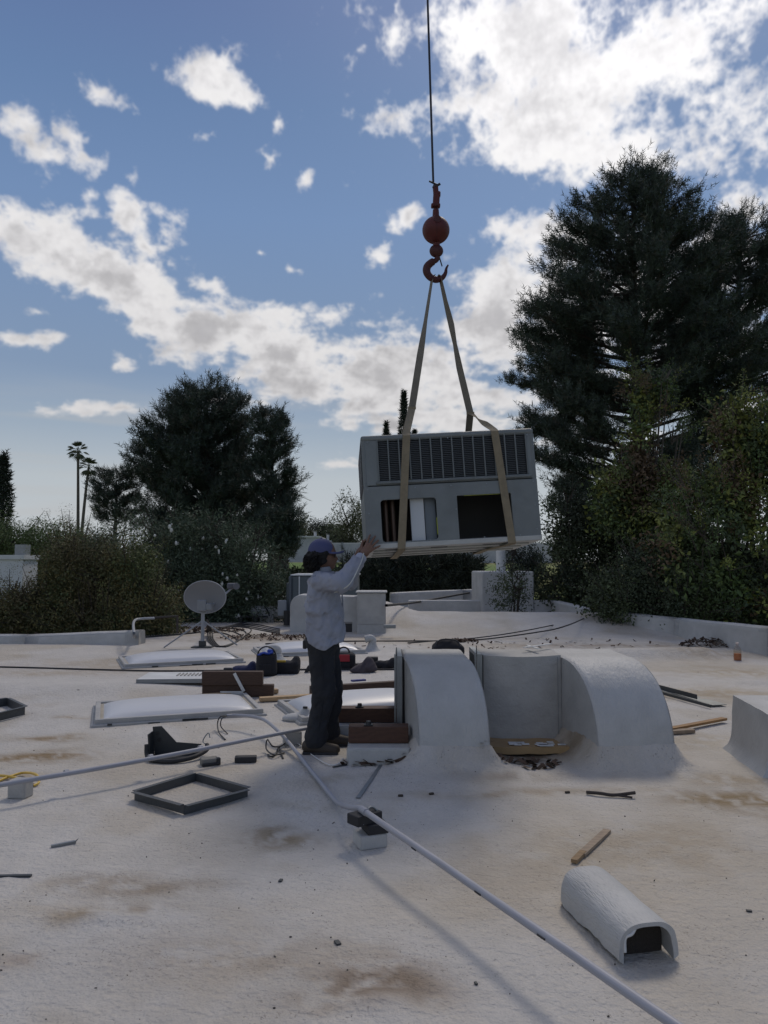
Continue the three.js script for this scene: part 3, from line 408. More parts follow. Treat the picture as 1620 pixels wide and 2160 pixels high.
stick(G(755, 1683, .008), G(812, 1602, .01), .028, .006, M.galv, 'metal_strip', 'flat grey metal strip pointing at the sleeper curb', 'metal strip'); stick(G(702, 1618, .008), G(770, 1606, .008), .012, .008, M.darkMetal, 'metal_strip', 'thin dark metal rod lying in front of the sleeper curb', 'metal strip');
{ const o = thing('wood_shim', 'pale split wood shim with one dark broken end', 'wood piece'); part('shim', boxUV(beam(G(1226, 1803, .010), G(1281, 1752, .010), .042, .016)), M.pineOld, o); part('broken_end', boxUV(beam(G(1211, 1817, .010), G(1230, 1797, .013), .034, .018)), mat(.36, .25, .14, .9, { map: woodMap }), o); }
{ const o = thing('dead_branch', 'dark dry forked branch lying in front of the ducts', 'branch'); const a = G(1237, 1671, .012), b = G(1295, 1677, .014), c = G(1340, 1672, .03), d = G(1334, 1682, .008); part('limb', tube([a, a.clone().lerp(b, .5).add(V(0, .004, .008)), b, c], .011, 24, 7), mat(.05, .04, .035, .9), o); part('twig', tube([b.clone().lerp(a, .2), b, d], .007, 16, 6), mat(.05, .04, .035, .9), o); }
for (const [x, y, a] of [[1197, 1671, .3], [910, 1674, .5], [845, 1678, .1]]) single('leaf_litter', rb(.035, .014, .02, .006).rotateY(a), mat(.05, .04, .03, .9), 'small dark curled leaf lying in front of the ducts', 'leaf', 'curled leaves in front of the ducts', onRoof(x, y, .007));
{ const o = thing('metal_flashing', 'long grey strip of folded flashing lying beside the duct', 'flashing'); part('strip', boxUV(beam(onRoof(1380, 1449, .02), onRoof(1518, 1487, .02), .17, .006)), M.galv, o); part('fold', boxUV(beam(onRoof(1383, 1447, .045), onRoof(1470, 1470, .045), .01, .05)), M.darkMetal, o); part('fold', boxUV(beam(onRoof(1385, 1459, .03), onRoof(1500, 1490, .03), .01, .03)), M.darkMetal, o); }
stick(onRoof(1392, 1545, .02), onRoof(1461, 1541, .02), .07, .03, M.pineOld, 'wood_board', 'grey weathered board end beside the orange plank', 'board'); stick(onRoof(1396, 1541, .035), onRoof(1528, 1516, .035), .06, .022, mat(.36, .19, .06, .7, { map: woodMap }), 'wood_board', 'orange brown plank lying on the roof beside the duct', 'board');
{ const o = thing('plastic_strips', 'two crossed white plastic strips lying on top of the straight duct', 'plastic strip'); part('strip', beam(A(1105, 1383, 6.75).setY(.79), A(1162, 1374, 6.95).setY(.80), .028, .006), M.white, o); part('strip', beam(A(1112, 1376, 6.95).setY(.788), A(1136, 1386, 6.68).setY(.788), .028, .006), M.white, o); }
// lumber around the skylights
stick(onRoof(267, 1481, .03), onRoof(585, 1457, .03), .09, .045, M.pine, 'lumber', 'pale new pine board behind the skylight, partly hidden', 'lumber', 'pine boards'); stick(onRoof(548, 1475, .03), onRoof(660, 1468, .03), .09, .04, M.pine, 'lumber', 'short pale pine board end beside the man', 'lumber', 'pine boards');
{ const a = onRoof(427, 1468), b = onRoof(556, 1468), o = thing('timber_stack', 'two thick dark timbers stacked on edge with a white paint streak', 'timber', a), L = b.x - a.x; part('timber', boxUV(rb(L, .155, .10, .01, L / 2, .20, 0)), M.woodDark, o); part('timber', boxUV(rb(L + .12, .13, .10, .01, L / 2 + .06, .062, -.02)), M.woodDark, o); part('white_streak', rb(.035, .23, .012, .003).rotateZ(.5).translate(L * .62, .16, .058), M.white, o); part('paint_smear', rb(.26, .025, .006, .003, L * .5, .05, .056), M.white, o); }
stick(onRoof(655, 1459, .06), onRoof(855, 1446, .06), .09, .12, M.woodDark, 'lumber', 'long dark timber lying behind the man and the skylight', 'timber'); stick(onRoof(742, 1436, .135), onRoof(770, 1434, .135), .05, .02, mat(.05, .06, .22, .6), 'tape_roll', 'blue plastic scrap on the long dark timber', 'scrap');
{ // louvred panel
  const a = onRoof(287, 1441), b = onRoof(425, 1436), o = thing('louver_panel', 'white louvred access panel lying flat on the roof', 'panel', a), L = b.x - a.x + .35; part('sheet', rb(L, .02, .62, .006, L / 2, .03, -.31), M.white, o); for (let i = 0; i < 16; i++) part('louver_slot', rb(.012, .02, .20, .004).rotateZ(.5).translate(L * .42 + i * .045, .045, -.36), M.coatOld, o); part('front_lip', rb(L, .05, .012, .003, L / 2, .02, .0), M.galv, o); o.rotation.y = .06;
  const q = thing('battery_tool', 'small black battery block standing on the louvred panel', 'tool', V(a.x + .95, .05, a.z - .42)); part('body', rb(.16, .07, .11, .02, 0, .03, .1), M.black, q); part('handle', rb(.12, .10, .05, .02, .06, .10, -.02), M.black, q);
}
// tunnel-shaped vent hood in front
{
  const H0 = G(1322, 2044), back = G(1196, 1916), ax = back.clone().sub(H0).setY(0), L = .60, dir = ax.normalize(), o = thing('vent_hood', 'white tunnel shaped vent cover with open dark end and ragged hem', 'vent hood', H0.clone().setY(roofH(H0.x, H0.z)));
  const W = .25, Hh = .155, NS = 30, NL = 34, pos = [], ix = [], inner = [];
  for (let i = 0; i <= NL; i++) { const t = i / NL, e = sstep(.86, 1.0, t), sc = Math.sqrt(Math.max(0, 1 - e * e * .94)); for (let j = 0; j <= NS; j++) { const a = j / NS * Math.PI, cx = -Math.cos(a), sy = Math.sin(a), n = .70, x = Math.sign(cx) * Math.abs(cx) ** n * W / 2 * (1 - e * .35), y = (sy ** .55) * Hh * mix(1, .04, e * e) * (1 + .08 * t), hem = (j === 0 ? 1 : 0) * (.02 + .05 * fbm(t * 9, 3, 3) * sstep(0, .2, t)) + (j === NS ? 1 : 0) * .03 * fbm(t * 8, 8, 2); pos.push(x + .005 * (fbm(t * 6, a * 3, 2) - .5), y + hem + .01 * (fbm(t * 5 + 3, a * 2, 2) - .5), t * L - e * .0); } }
  for (let i = 0; i < NL; i++) for (let j = 0; j < NS; j++) { const p = i * (NS + 1) + j, q = p + NS + 1; ix.push(p, p + 1, q, q, p + 1, q + 1); }
  const mk = (P, ixs) => { const g = new THREE.BufferGeometry(); g.setAttribute('position', new THREE.Float32BufferAttribute(P, 3)); g.setIndex(ixs); g.computeVertexNormals(); return boxUV(g); };
  const inn = pos.map((v, k) => (k % 3 === 0 ? v * .84 : k % 3 === 1 ? Math.max(v - .016, .002) : v * .97 + .001));
  const hoodUV = []; for (let i = 0; i <= NL; i++) for (let j = 0; j <= NS; j++) hoodUV.push(j / NS * .45, i / NL * L); const hg = new THREE.BufferGeometry(); hg.setAttribute('position', new THREE.Float32BufferAttribute(pos, 3)); hg.setAttribute('uv', new THREE.Float32BufferAttribute(hoodUV, 2)); hg.setIndex(ix); hg.computeVertexNormals(); const e1 = part('hood_shell', hg, M.coat, o), e2 = part('hood_lining', mk(inn, ix.slice().reverse()), M.coatOld, o);
  const lip = [], lix = []; for (let j = 0; j <= NS; j++) { lip.push(pos[j * 3], pos[j * 3 + 1], pos[j * 3 + 2], inn[j * 3], inn[j * 3 + 1], inn[j * 3 + 2]); if (j < NS) { const a = j * 2; lix.push(a, a + 1, a + 2, a + 2, a + 1, a + 3); } } const e3 = part('hood_lip', mk(lip, lix), M.coat, o);
  const e4 = part('peeling_flap', tube([V(.045, .135, .012), V(.07, .115, .0), V(.095, .10, .005), V(.10, .05, .0)], .006, 16, 6), M.white, o), e5 = part('dark_mouth_sheet', new THREE.PlaneGeometry(W * .80, .125, 16, 8).rotateY(Math.PI).translate(0, .064, .075), mat(.11, .09, .075, .95, { map: rep(scuffMap, 6), bumpMap: rep(grainBump, 4), bumpScale: .02 }), o);  // dark grainy sheet added in the mouth, its colour stands for the inner shade
  o.position.add(V(.10, 0, -.045)); o.rotation.y = Math.atan2(dir.x, dir.z);
}
// plastic bottle, mound of leaves, round vents
{ const p = onRoof(1556, 1393), o = thing('plastic_bottle', 'clear plastic bottle half full of orange drink by the parapet', 'bottle', p); const pts = [[0, 0], [.055, 0], [.06, .02], [.058, .16], [.045, .2], [.022, .225], [.022, .25], [0, .25]].map(([x, y]) => new THREE.Vector2(x, y)); const gm = new THREE.MeshPhysicalMaterial({ transmission: 1, roughness: .1, thickness: 0 }); gm.color.setRGB(.85, .82, .78); part('bottle_body', new THREE.LatheGeometry(pts, 20), gm, o); part('drink', new THREE.CylinderGeometry(.054, .054, .10, 18).translate(0, .056, 0), mat(.50, .17, .06, .3), o); part('bottle_cap', new THREE.CylinderGeometry(.024, .024, .025, 14).translate(0, .262, 0), mat(.6, .5, .45, .5), o); }
function ventPipe(px, py, h, label) { const p = onRoof(px, py), o = thing('vent_pipe', label, 'vent pipe', p, 'short white vent pipes'); part('flared_base', new THREE.LatheGeometry([[.17, -.01], [.11, .03], [.075, .10], [.07, h]].map(([x, y]) => new THREE.Vector2(x, y)), 20), M.coat, o); part('mouth', tube([V(0, h - .02, 0), V(.01, h + .05, 0), V(-.04, h + .08, .02), V(-.12, h + .06, .03)], .062, 16, 12), M.coat, o); return o; }
ventPipe(785, 1372, .13, 'bent white vent pipe beside the skylight behind the man'); ventPipe(584, 1392, .10, 'bent white vent pipe behind the tool bucket');
{ const p = onRoof(632, 1519), o = thing('coating_lump', 'white coated lump with a torn black hole between skylights', 'lump', p); part('lump', nets(blend([ell([0, .02, 0], [.17, .05, .10]), ell([.06, .07, 0], [.045, .06, .04])], .06), [-.25, -.04, -.18], [.25, .16, .18], .014), M.coat, o); part('torn_hole', rb(.045, .02, .03, .006, .055, .125, .02), M.black, o); }

// ---------------------------------------------------------------- tool bags and clothes left on the roof
const lumpy = (f, k, s) => (x, y, z) => f(x, y, z) + k * (fbm(x * s + z * s * .7, y * s + z * s * .4, 3) - .5);
const bagN = (list, k, lo, hi, cell, bump = .03) => nets(lumpy(blend(list, k), bump, 9), lo, hi, cell);
const boxS = (c, h, r) => (x, y, z) => { const a = Math.abs(x - c[0]) - h[0] + r, b = Math.abs(y - c[1]) - h[1] + r, d = Math.abs(z - c[2]) - h[2] + r; return Math.hypot(Math.max(a, 0), Math.max(b, 0), Math.max(d, 0)) + Math.min(Math.max(a, b, d), 0) - r; };
{ const p = onRoof(562, 1424), o = thing('tool_bucket', 'black fabric tool bucket with blue tools sticking out', 'tool bucket', p); const pts = [[0, 0], [.14, 0], [.145, .04], [.135, .27], [.12, .27], [.12, .2], [0, .2]].map(([x, y]) => new THREE.Vector2(x, y)); part('bucket', new THREE.LatheGeometry(pts, 28), M.blackCloth, o); const bl = mat(.03, .07, .38, .4); part('blue_tool', tube([V(-.11, .26, .04), V(-.04, .30, .05), V(.03, .29, .04), V(.09, .31, .03)], .018, 18, 8), bl, o); part('blue_tool', rb(.09, .04, .05, .015, .05, .32, -.02), bl, o); part('pocket', rb(.16, .13, .03, .012, 0, .10, .135), M.blackCloth, o); part('carry_handle', new THREE.TorusGeometry(.12, .010, 6, 20, Math.PI).translate(0, .26, 0), M.black, o); }
{ const p = onRoof(605, 1420), o = thing('tool_bag', 'open black tool bag with a yellow tool inside', 'tool bag', p); part('bag', bagN([boxS([0, .08, 0], [.17, .085, .12], .05), ell([.13, .15, -.02], [.06, .10, .10])], .05, [-.26, -.03, -.2], [.26, .3, .2], .018), M.blackCloth, o); part('yellow_tool', rb(.13, .035, .04, .014, -.07, .17, .07), mat(.45, .30, .03, .5), o); }
{ const p = onRoof(515, 1420), o = thing('tool_pouch', 'dark blue tool pouch slumped against the timbers', 'pouch', p); part('pouch', bagN([ell([0, .05, 0], [.17, .06, .10]), ell([.12, .09, 0], [.06, .08, .07])], .05, [-.26, -.03, -.18], [.26, .2, .18], .018), mat(.02, .025, .07, .9), o); }
{ const p = onRoof(725, 1410), o = thing('tool_bag', 'red and black tool bag standing behind the man', 'tool bag', p); part('bag', bagN([boxS([.0, .11, 0], [.17, .115, .12], .06)], .05, [-.24, -.03, -.2], [.26, .3, .2], .018, .02), M.blackCloth, o); part('red_panel', rb(.18, .10, .02, .01, 0, .16, .118), mat(.30, .02, .03, .7), o); part('bag_handle', new THREE.TorusGeometry(.08, .012, 6, 18, Math.PI).translate(0, .22, 0), M.black, o); part('pocket', rb(.16, .07, .03, .01, .02, .05, .125), M.blackCloth, o); }
{ const p = onRoof(664, 1418), o = thing('cordless_drill', 'dark cordless drill lying on the roof behind the man', 'drill', p); part('body', new THREE.CylinderGeometry(.035, .045, .2, 12).rotateZ(Math.PI / 2 + .2).translate(0, .06, 0), M.black, o); part('grip', rb(.045, .13, .045, .012).rotateZ(-.5).translate(-.10, .035, .03), M.black, o); }
{ const p = onRoof(775, 1418), o = thing('crumpled_jacket', 'crumpled grey brown jacket dropped beside the black gloves', 'jacket', p); part('cloth', bagN([ell([0, .06, 0], [.15, .07, .12]), ell([.02, .13, -.02], [.07, .08, .07]), ell([-.16, .03, .05], [.08, .035, .06])], .06, [-.32, -.04, -.2], [.26, .26, .2], .016, .06), mat(.06, .05, .055, .95), o); }
{ const p = onRoof(818, 1409), o = thing('work_gloves', 'heap of black gloves and straps beside the duct flange', 'gloves', p); part('cloth', bagN([ell([0, .05, 0], [.13, .06, .10]), ell([-.13, .05, .03], [.07, .05, .06]), ell([.08, .10, 0], [.07, .05, .06])], .05, [-.26, -.04, -.18], [.26, .2, .18], .016, .05), M.blackCloth, o); part('tool_case', rb(.16, .10, .10, .01, -.22, .10, -.08), M.black, o); }
{ const p = onRoof(945, 1400), o = thing('tool_bag', 'black tool bag with loose straps behind the white duct', 'tool bag', p.clone().setY(roofH(p.x, p.z))); part('bag', bagN([boxS([0, .14, 0], [.235, .15, .15], .07), ell([-.03, .29, 0], [.19, .075, .12])], .05, [-.34, -.03, -.24], [.34, .45, .24], .018, .04), M.blackCloth, o); part('strap', tube([V(-.17, .30, .08), V(-.12, .36, .1), V(.02, .37, .1), V(.13, .34, .09), V(.17, .26, .12), V(.21, .12, .12)], .012, 28, 6), M.black, o); part('strap', tube([V(-.2, .1, .1), V(-.22, .22, .1), V(-.17, .31, .05)], .012, 16, 6), M.black, o); part('clasp', rb(.05, .03, .02, .006, .08, .22, .13), M.galv, o); }
{ const p = onRoof(750, 1408), o = thing('socket_case', 'small flat black case beside the red bag', 'case', p); part('case', rb(.17, .06, .12, .012, 0, .03, 0), M.black, o); part('lid_line', rb(.172, .004, .122, .001, 0, .036, 0), M.darkMetal, o); }

// ---------------------------------------------------------------- equipment farther back on the roof
{ const o = thing('rooftop_unit', 'blue grey rooftop unit with pale top edge behind the man', 'air conditioner', V(A(600, 1300, 18.2).x, 0, -18.2)), m = mat(.10, .125, .14, .55, { map: rep(scuffMap, 1) }); part('cabinet', boxUV(rb(1.55, 1.0, 1.5, .03, .93, .66, -.78)), m, o); part('top_panel', rb(1.6, .035, 1.56, .01, .93, 1.18, -.78), mat(.42, .44, .45, .5), o); part('corner_post', rb(.07, 1.05, .07, .015, .13, .63, .0), mat(.07, .085, .10, .5), o); part('service_panel', rb(.09, .75, .6, .02, .06, .62, -.5), mat(.08, .10, .11, .5), o); part('base_rail', bx(1.5, .15, 1.4, .93, .085, -.78), M.black, o); part('disconnect_box', rb(.2, .36, .12, .02, -.04, .42, .1), mat(.22, .24, .26, .5), o); part('filter_drier', new THREE.CylinderGeometry(.07, .07, .34, 14).translate(.08, .2, .22), M.black, o); part('edge_trim', rb(.03, .98, .02, .004, .34, .66, -.015), mat(.5, .52, .53, .4), o); }
{ const a = A(613, 1335, 16.6), o = thing('gooseneck_duct', 'white rounded duct joining the blue grey rooftop unit', 'duct', V(a.x, 0, -16.6)); const sh = new THREE.Shape(); sh.moveTo(0, -.02); sh.lineTo(0, .55); sh.quadraticCurveTo(.02, .76, .22, .78); sh.lineTo(1.45, .74); sh.lineTo(1.45, -.02); part('duct_skin', boxUV(new THREE.ExtrudeGeometry(sh, { depth: .6, bevelEnabled: true, bevelSize: .015, bevelThickness: .015, bevelSegments: 2, steps: 1 }).translate(0, 0, -.6)), M.coat, o); part('painted_dark_opening', rb(.02, .34, .3, .005, -.02, .32, -.25), M.black, o); part('painted_dark_gap', rb(.30, .24, .02, .005, 1.16, .10, .012), M.black, o); part('gap_lip', rb(.32, .02, .03, .004, 1.16, .2, .02), M.coatOld, o); }  // both openings are black slabs, with their inner shade put into the colour
{ const a = A(752, 1337, 16.25), o = thing('duct_box', 'white square duct box at the light well corner', 'duct box', V(a.x, 0, -16.25)); part('box', boxUV(rb(.60, .86, .7, .02, .31, .42, -.35)), M.coatOld, o); part('top_cap', rb(.66, .03, .76, .01, .31, .865, -.35), M.coat, o); part('seam', bx(.6, .006, .004, .31, .2, .003), M.galv, o); }
{ const p = onRoof(545, 1312), o = thing('vent_duct', 'white horizontal pipe duct beside the rooftop unit', 'duct', p); part('pipe', new THREE.CylinderGeometry(.17, .17, 1.1, 20).rotateZ(Math.PI / 2).translate(.35, .22, -.2), M.coat, o); part('stand', rb(.35, .2, .3, .03, .2, .08, -.15), M.coat, o); part('support_rail', bx(.8, .04, .08, -.15, .14, .1), M.black, o); part('support_foot', bx(.1, .14, .1, -.42, .06, .1), M.black, o); part('support_foot', bx(.1, .14, .1, -.05, .06, .1), M.black, o); part('wire_loop', tube([V(.1, .42, -.05), V(.2, .32, .0), V(.28, .15, .05)], .015, 14, 6), M.black, o); }
{ const p = onRoof(822, 1325); single('metal_scrap', rb(.24, .07, .12, .01, 0, .035, 0), M.galv, 'short grey channel scrap beside the square duct box', 'scrap', null, p); }
// leaf heaps and litter
function heap(px, py, rx, h, rz, label, dens = 1500) { const p = onRoof(px, py), n = Math.ceil(rx * rz * dens) + 10, leaf = new THREE.PlaneGeometry(.07, .03).rotateX(-Math.PI / 2); const im = new THREE.InstancedMesh(leaf, mat(1, 1, 1, .95, { side: THREE.DoubleSide }), n), m = new THREE.Matrix4(), q = new THREE.Quaternion(), c = new THREE.Color(); for (let i = 0; i < n; i++) { const a = rr(0, 6.283), r = Math.sqrt(rnd()), x = Math.cos(a) * r * rx, z = Math.sin(a) * r * rz; q.setFromEuler(new THREE.Euler(rr(-.6, .6), rr(0, 6.3), rr(-.6, .6))); m.compose(V(x, (1 - r * r) * h * rr(.4, 1) + roofH(p.x + x, p.z + z) - p.y + .012, z), q, V(1, 1, 1).multiplyScalar(rr(.6, 1.3))); im.setMatrixAt(i, m); const k = rr(.5, 1.2); im.setColorAt(i, c.setRGB(.085 * k, .052 * k, .034 * k)); } im.name = numbered('leaf_heap'); im.userData = { label, category: 'leaf litter', kind: 'stuff' }; im.position.copy(p); scene.add(im); }
heap(1492, 1362, .5, .14, .35, 'heap of dry brown leaves by the right parapet'); heap(565, 1345, 1.0, .03, .6, 'scattered brown leaves under the dish cables', 400); heap(400, 1330, 1.2, .04, .8, 'brown leaf litter behind the left parapet end', 500); heap(560, 1283, 1.3, .25, .7, 'brown leaf drift below the far parapet'); heap(968, 1319, .35, .05, .2, 'small brown leaf clump on the sloping roof'); heap(75, 1350, .45, .12, .15, 'dark leaf clump against the left parapet'); heap(1215, 1358, 1.7, .01, .9, 'loose twigs and leaves behind the second duct', 26); heap(1090, 1612, .35, .004, .12, 'dark crumbs of debris under the straight duct', 900); heap(790, 1612, .25, .02, .05, 'dark crumbs beside the metal strip');  heap(900, 1362, 1.7, .006, 1.0, 'thin scatter of leaves behind the tool bag', 16);
{ // grit and crumbs strewn over the whole roof
  const n = 520, g = new THREE.IcosahedronGeometry(.003, 0), im = new THREE.InstancedMesh(g, mat(1, 1, 1, .9), n), m = new THREE.Matrix4(), q = new THREE.Quaternion(), c = new THREE.Color();
  for (let i = 0; i < n; i++) { const d = 2.2 + 9 * rnd() ** 1.5, x = rr(-.62, .62) * d, z = -d, s = rr(.3, 1.5); q.setFromEuler(new THREE.Euler(rr(0, 6), rr(0, 6), 0)); m.compose(V(x, roofH(x, z) + .002, z), q, V(s * rr(.6, rnd() < .08 ? 7 : 1.6), s * .7, s)); im.setMatrixAt(i, m); const k = rr(.03, .12); im.setColorAt(i, c.setRGB(k, k * .88, k * .75)); }
  im.name = 'roof_grit'; im.userData = { kind: 'stuff', label: 'dark grit and small twigs strewn over the white roof', category: 'grit' }; scene.add(im);
}
for (const [x, y, s] of [[712, 1988, 1], [592, 1857, .8], [1004, 2074, .5], [1580, 1921, .7]]) { const p = onRoof(x, y, .004), o = single('metal_scrap', rb(.035 * s, .008, .022 * s, .003).rotateY(x), M.darkMetal, 'tiny dark square scrap on the bare roof', 'scrap', 'tiny scraps on the bare roof', p); }

// ---------------------------------------------------------------- the air conditioner hanging from the crane
const UW = 1.45, UH = .95, UD = 1.08;
const unit = thing('packaged_air_conditioner', 'grey packaged air conditioner hanging from two tan slings', 'air conditioner');
{
  const M4 = new THREE.Matrix4().makeRotationFromEuler(new THREE.Euler(-.062, .05, .056, 'YXZ')); unit.rotation.set(-.062, .05, .056, 'YXZ'); unit.position.copy(V(.532, 2.106, -6.96).add(V(0, -UH / 2, 0).applyMatrix4(M4)));
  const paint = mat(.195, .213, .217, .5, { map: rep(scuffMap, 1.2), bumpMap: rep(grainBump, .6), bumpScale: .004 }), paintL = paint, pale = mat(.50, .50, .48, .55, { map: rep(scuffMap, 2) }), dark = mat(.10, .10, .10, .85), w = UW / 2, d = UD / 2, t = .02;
  const rrect = (s, x0, y0, x1, y1, r) => { s.moveTo(x0 + r, y0); s.lineTo(x1 - r, y0); s.quadraticCurveTo(x1, y0, x1, y0 + r); s.lineTo(x1, y1 - r); s.quadraticCurveTo(x1, y1, x1 - r, y1); s.lineTo(x0 + r, y1); s.quadraticCurveTo(x0, y1, x0, y1 - r); s.lineTo(x0, y0 + r); s.quadraticCurveTo(x0, y0, x0 + r, y0); };
  const front = new THREE.Shape(); front.moveTo(-w, .04); front.lineTo(w, .04); front.lineTo(w, .52); front.lineTo(-w, .52); front.lineTo(-w, .04);
  const h1 = new THREE.Path(), h2 = new THREE.Path(); rrect(h1, -w + .127, .055, -w + .595, .41, .035); rrect(h2, -w + .765, .045, -w + 1.225, .415, .012); front.holes.push(h1, h2);
  part('front_panel', boxUV(new THREE.ExtrudeGeometry(front, { depth: t, bevelEnabled: true, bevelSize: .003, bevelThickness: .003, bevelSegments: 1 }).translate(0, 0, d - t)), paint, unit);
  const up = new THREE.Shape(); up.moveTo(-w, .535); up.lineTo(w, .535); up.lineTo(w, UH - .07); up.quadraticCurveTo(w, UH - .012, w - .06, UH - .012); up.lineTo(-w + .06, UH - .012); up.quadraticCurveTo(-w, UH - .012, -w, UH - .07); const gh = new THREE.Path(); rrect(gh, -w + .127, .565, w - .062, UH - .030, .004); up.holes.push(gh);
  const uf = part('grille_panel', boxUV(new THREE.ExtrudeGeometry(up, { depth: t, bevelEnabled: true, bevelSize: .003, bevelThickness: .003, bevelSegments: 1 }).translate(0, 0, d - t - .006)), paint, unit);
  const gx0 = -w + .130, gx1 = w - .065, gy0 = .568, gy1 = UH - .033, nb = 14; for (let i = 0; i <= nb; i++) part('grille_bar', bx(.011, gy1 - gy0, .014, mix(gx0, gx1, i / nb), (gy0 + gy1) / 2, d - .004), paintL, uf);
  const sl = []; for (let c = 0; c < nb; c++) for (let k = 0; k < 22; k++) sl.push(bx((gx1 - gx0) / nb - .014, .0035, .013, mix(gx0, gx1, (c + .5) / nb), mix(gy0 + .012, gy1 - .01, k / 21), d - .014)); part('louver_slats', merged(sl), mat(.085, .095, .105, .5), uf, true);
  part('grille_lip', rb(gx1 - gx0 + .05, .022, .02, .005, (gx0 + gx1) / 2, gy0 - .017, d + .003), paintL, uf);
  part('condenser_coil', bx(UW - .14, .33, .03, 0, .74, d - .06), mat(.02, .022, .026, .6), unit);
  for (const s of [-1, 1]) { part('side_panel', boxUV(rb(t, .49, UD - .03, .006, s * (w - t / 2 + .002), .28, 0)), paintL, unit); const sp = part('side_grille', boxUV(rb(t, .38, UD - .12, .006, s * (w - t / 2 - .004), .73, 0)), mat(.05, .055, .06, .6), unit); const ls = []; for (let k = 0; k < 20; k++) ls.push(bx(.012, .008, UD - .16, s * (w + .004), .56 + k * .0175, 0)); part('side_louvers', merged(ls), mat(.12, .13, .14, .5), sp, true); for (const z of [-1, 1]) part('corner_post', rb(.04, UH - .06, .045, .018, s * (w - .017), UH / 2 + .015, z * (d - .022)), paintL, unit); }
  part('rear_panel', rb(UW - .05, UH - .06, t, .006, 0, UH / 2, -d + t / 2), paint, unit);
  part('top_pan', boxUV(rb(UW + .012, .05, UD + .012, .022, 0, UH - .018, 0, 3)), paintL, unit);
  const base = part('base_pan', boxUV(merged([rb(UW + .01, .012, UD + .01, .004, 0, .012, 0), rb(UW + .012, .04, .014, .004, 0, .026, d + .001), rb(UW + .012, .04, .014, .004, 0, .026, -d - .001), rb(.014, .04, UD - .02, .004, w, .026, 0), rb(.014, .04, UD - .02, .004, -w, .026, 0)])), pale, unit);
  for (const z of [-.30, .02, .33]) part('base_rib', rb(UW - .12, .016, .05, .006, 0, -.001, z), pale, base); for (const x of [-.5, -.12, .32]) part('fork_slot', rb(.14, .006, .03, .002, x, -.0012, .43), dark, base);
  part('floor_liner', bx(UW - .06, .01, UD - .06, 0, .05, 0), dark, unit); part('mid_shelf', bx(UW - .06, .015, UD - .06, 0, .53, 0), dark, unit); part('divider', bx(.02, .46, UD - .08, -.04, .29, 0), dark, unit); part('liner', bx(UW - .3, .46, .02, .2, .29, -.1), dark, unit);  // dark liner facing; its colour also carries the black shade of the open bays
  const brown = mat(.10, .065, .05, .35, { metalness: .5 }); for (const x of [-.548, -.488]) part('heat_tube', new THREE.CylinderGeometry(.022, .022, .44, 16).translate(x, .28, d - .16), brown, unit); part('blower_sheet', rb(.115, .40, .02, .004, -.29, .25, d - .06), mat(.50, .52, .54, .4), unit); part('blower_sheet', rb(.095, .42, .02, .004, -.178, .25, d - .10), mat(.16, .19, .22, .4), unit);
  const ins = mat(.40, .46, .06, .9); part('insulation_edge', bx(.008, .14, .012, -w + .591, .17, d - .012), ins, unit); part('insulation_edge', bx(.3, .006, .012, -w + .98, .412, d - .012), ins, unit);
  for (const [x, y] of [[-w + .03, .5], [w - .03, .5], [-w + .03, .1], [w - .03, .1], [.03, .30], [-.3, .5], [.0, .5], [.3, .5], [-w + .03, .3], [w - .03, .3], [-.2, .055], [.25, .055], [.55, .055], [-w + .05, .9], [w - .05, .9], [0, .905]]) part('screw', new THREE.CylinderGeometry(.006, .006, .006, 8).rotateX(Math.PI / 2).translate(x, y, d + .004), M.galv, unit);
}
unit.updateMatrixWorld(true);
const U = (x, y, z) => V(x, y, z).applyMatrix4(unit.matrixWorld);
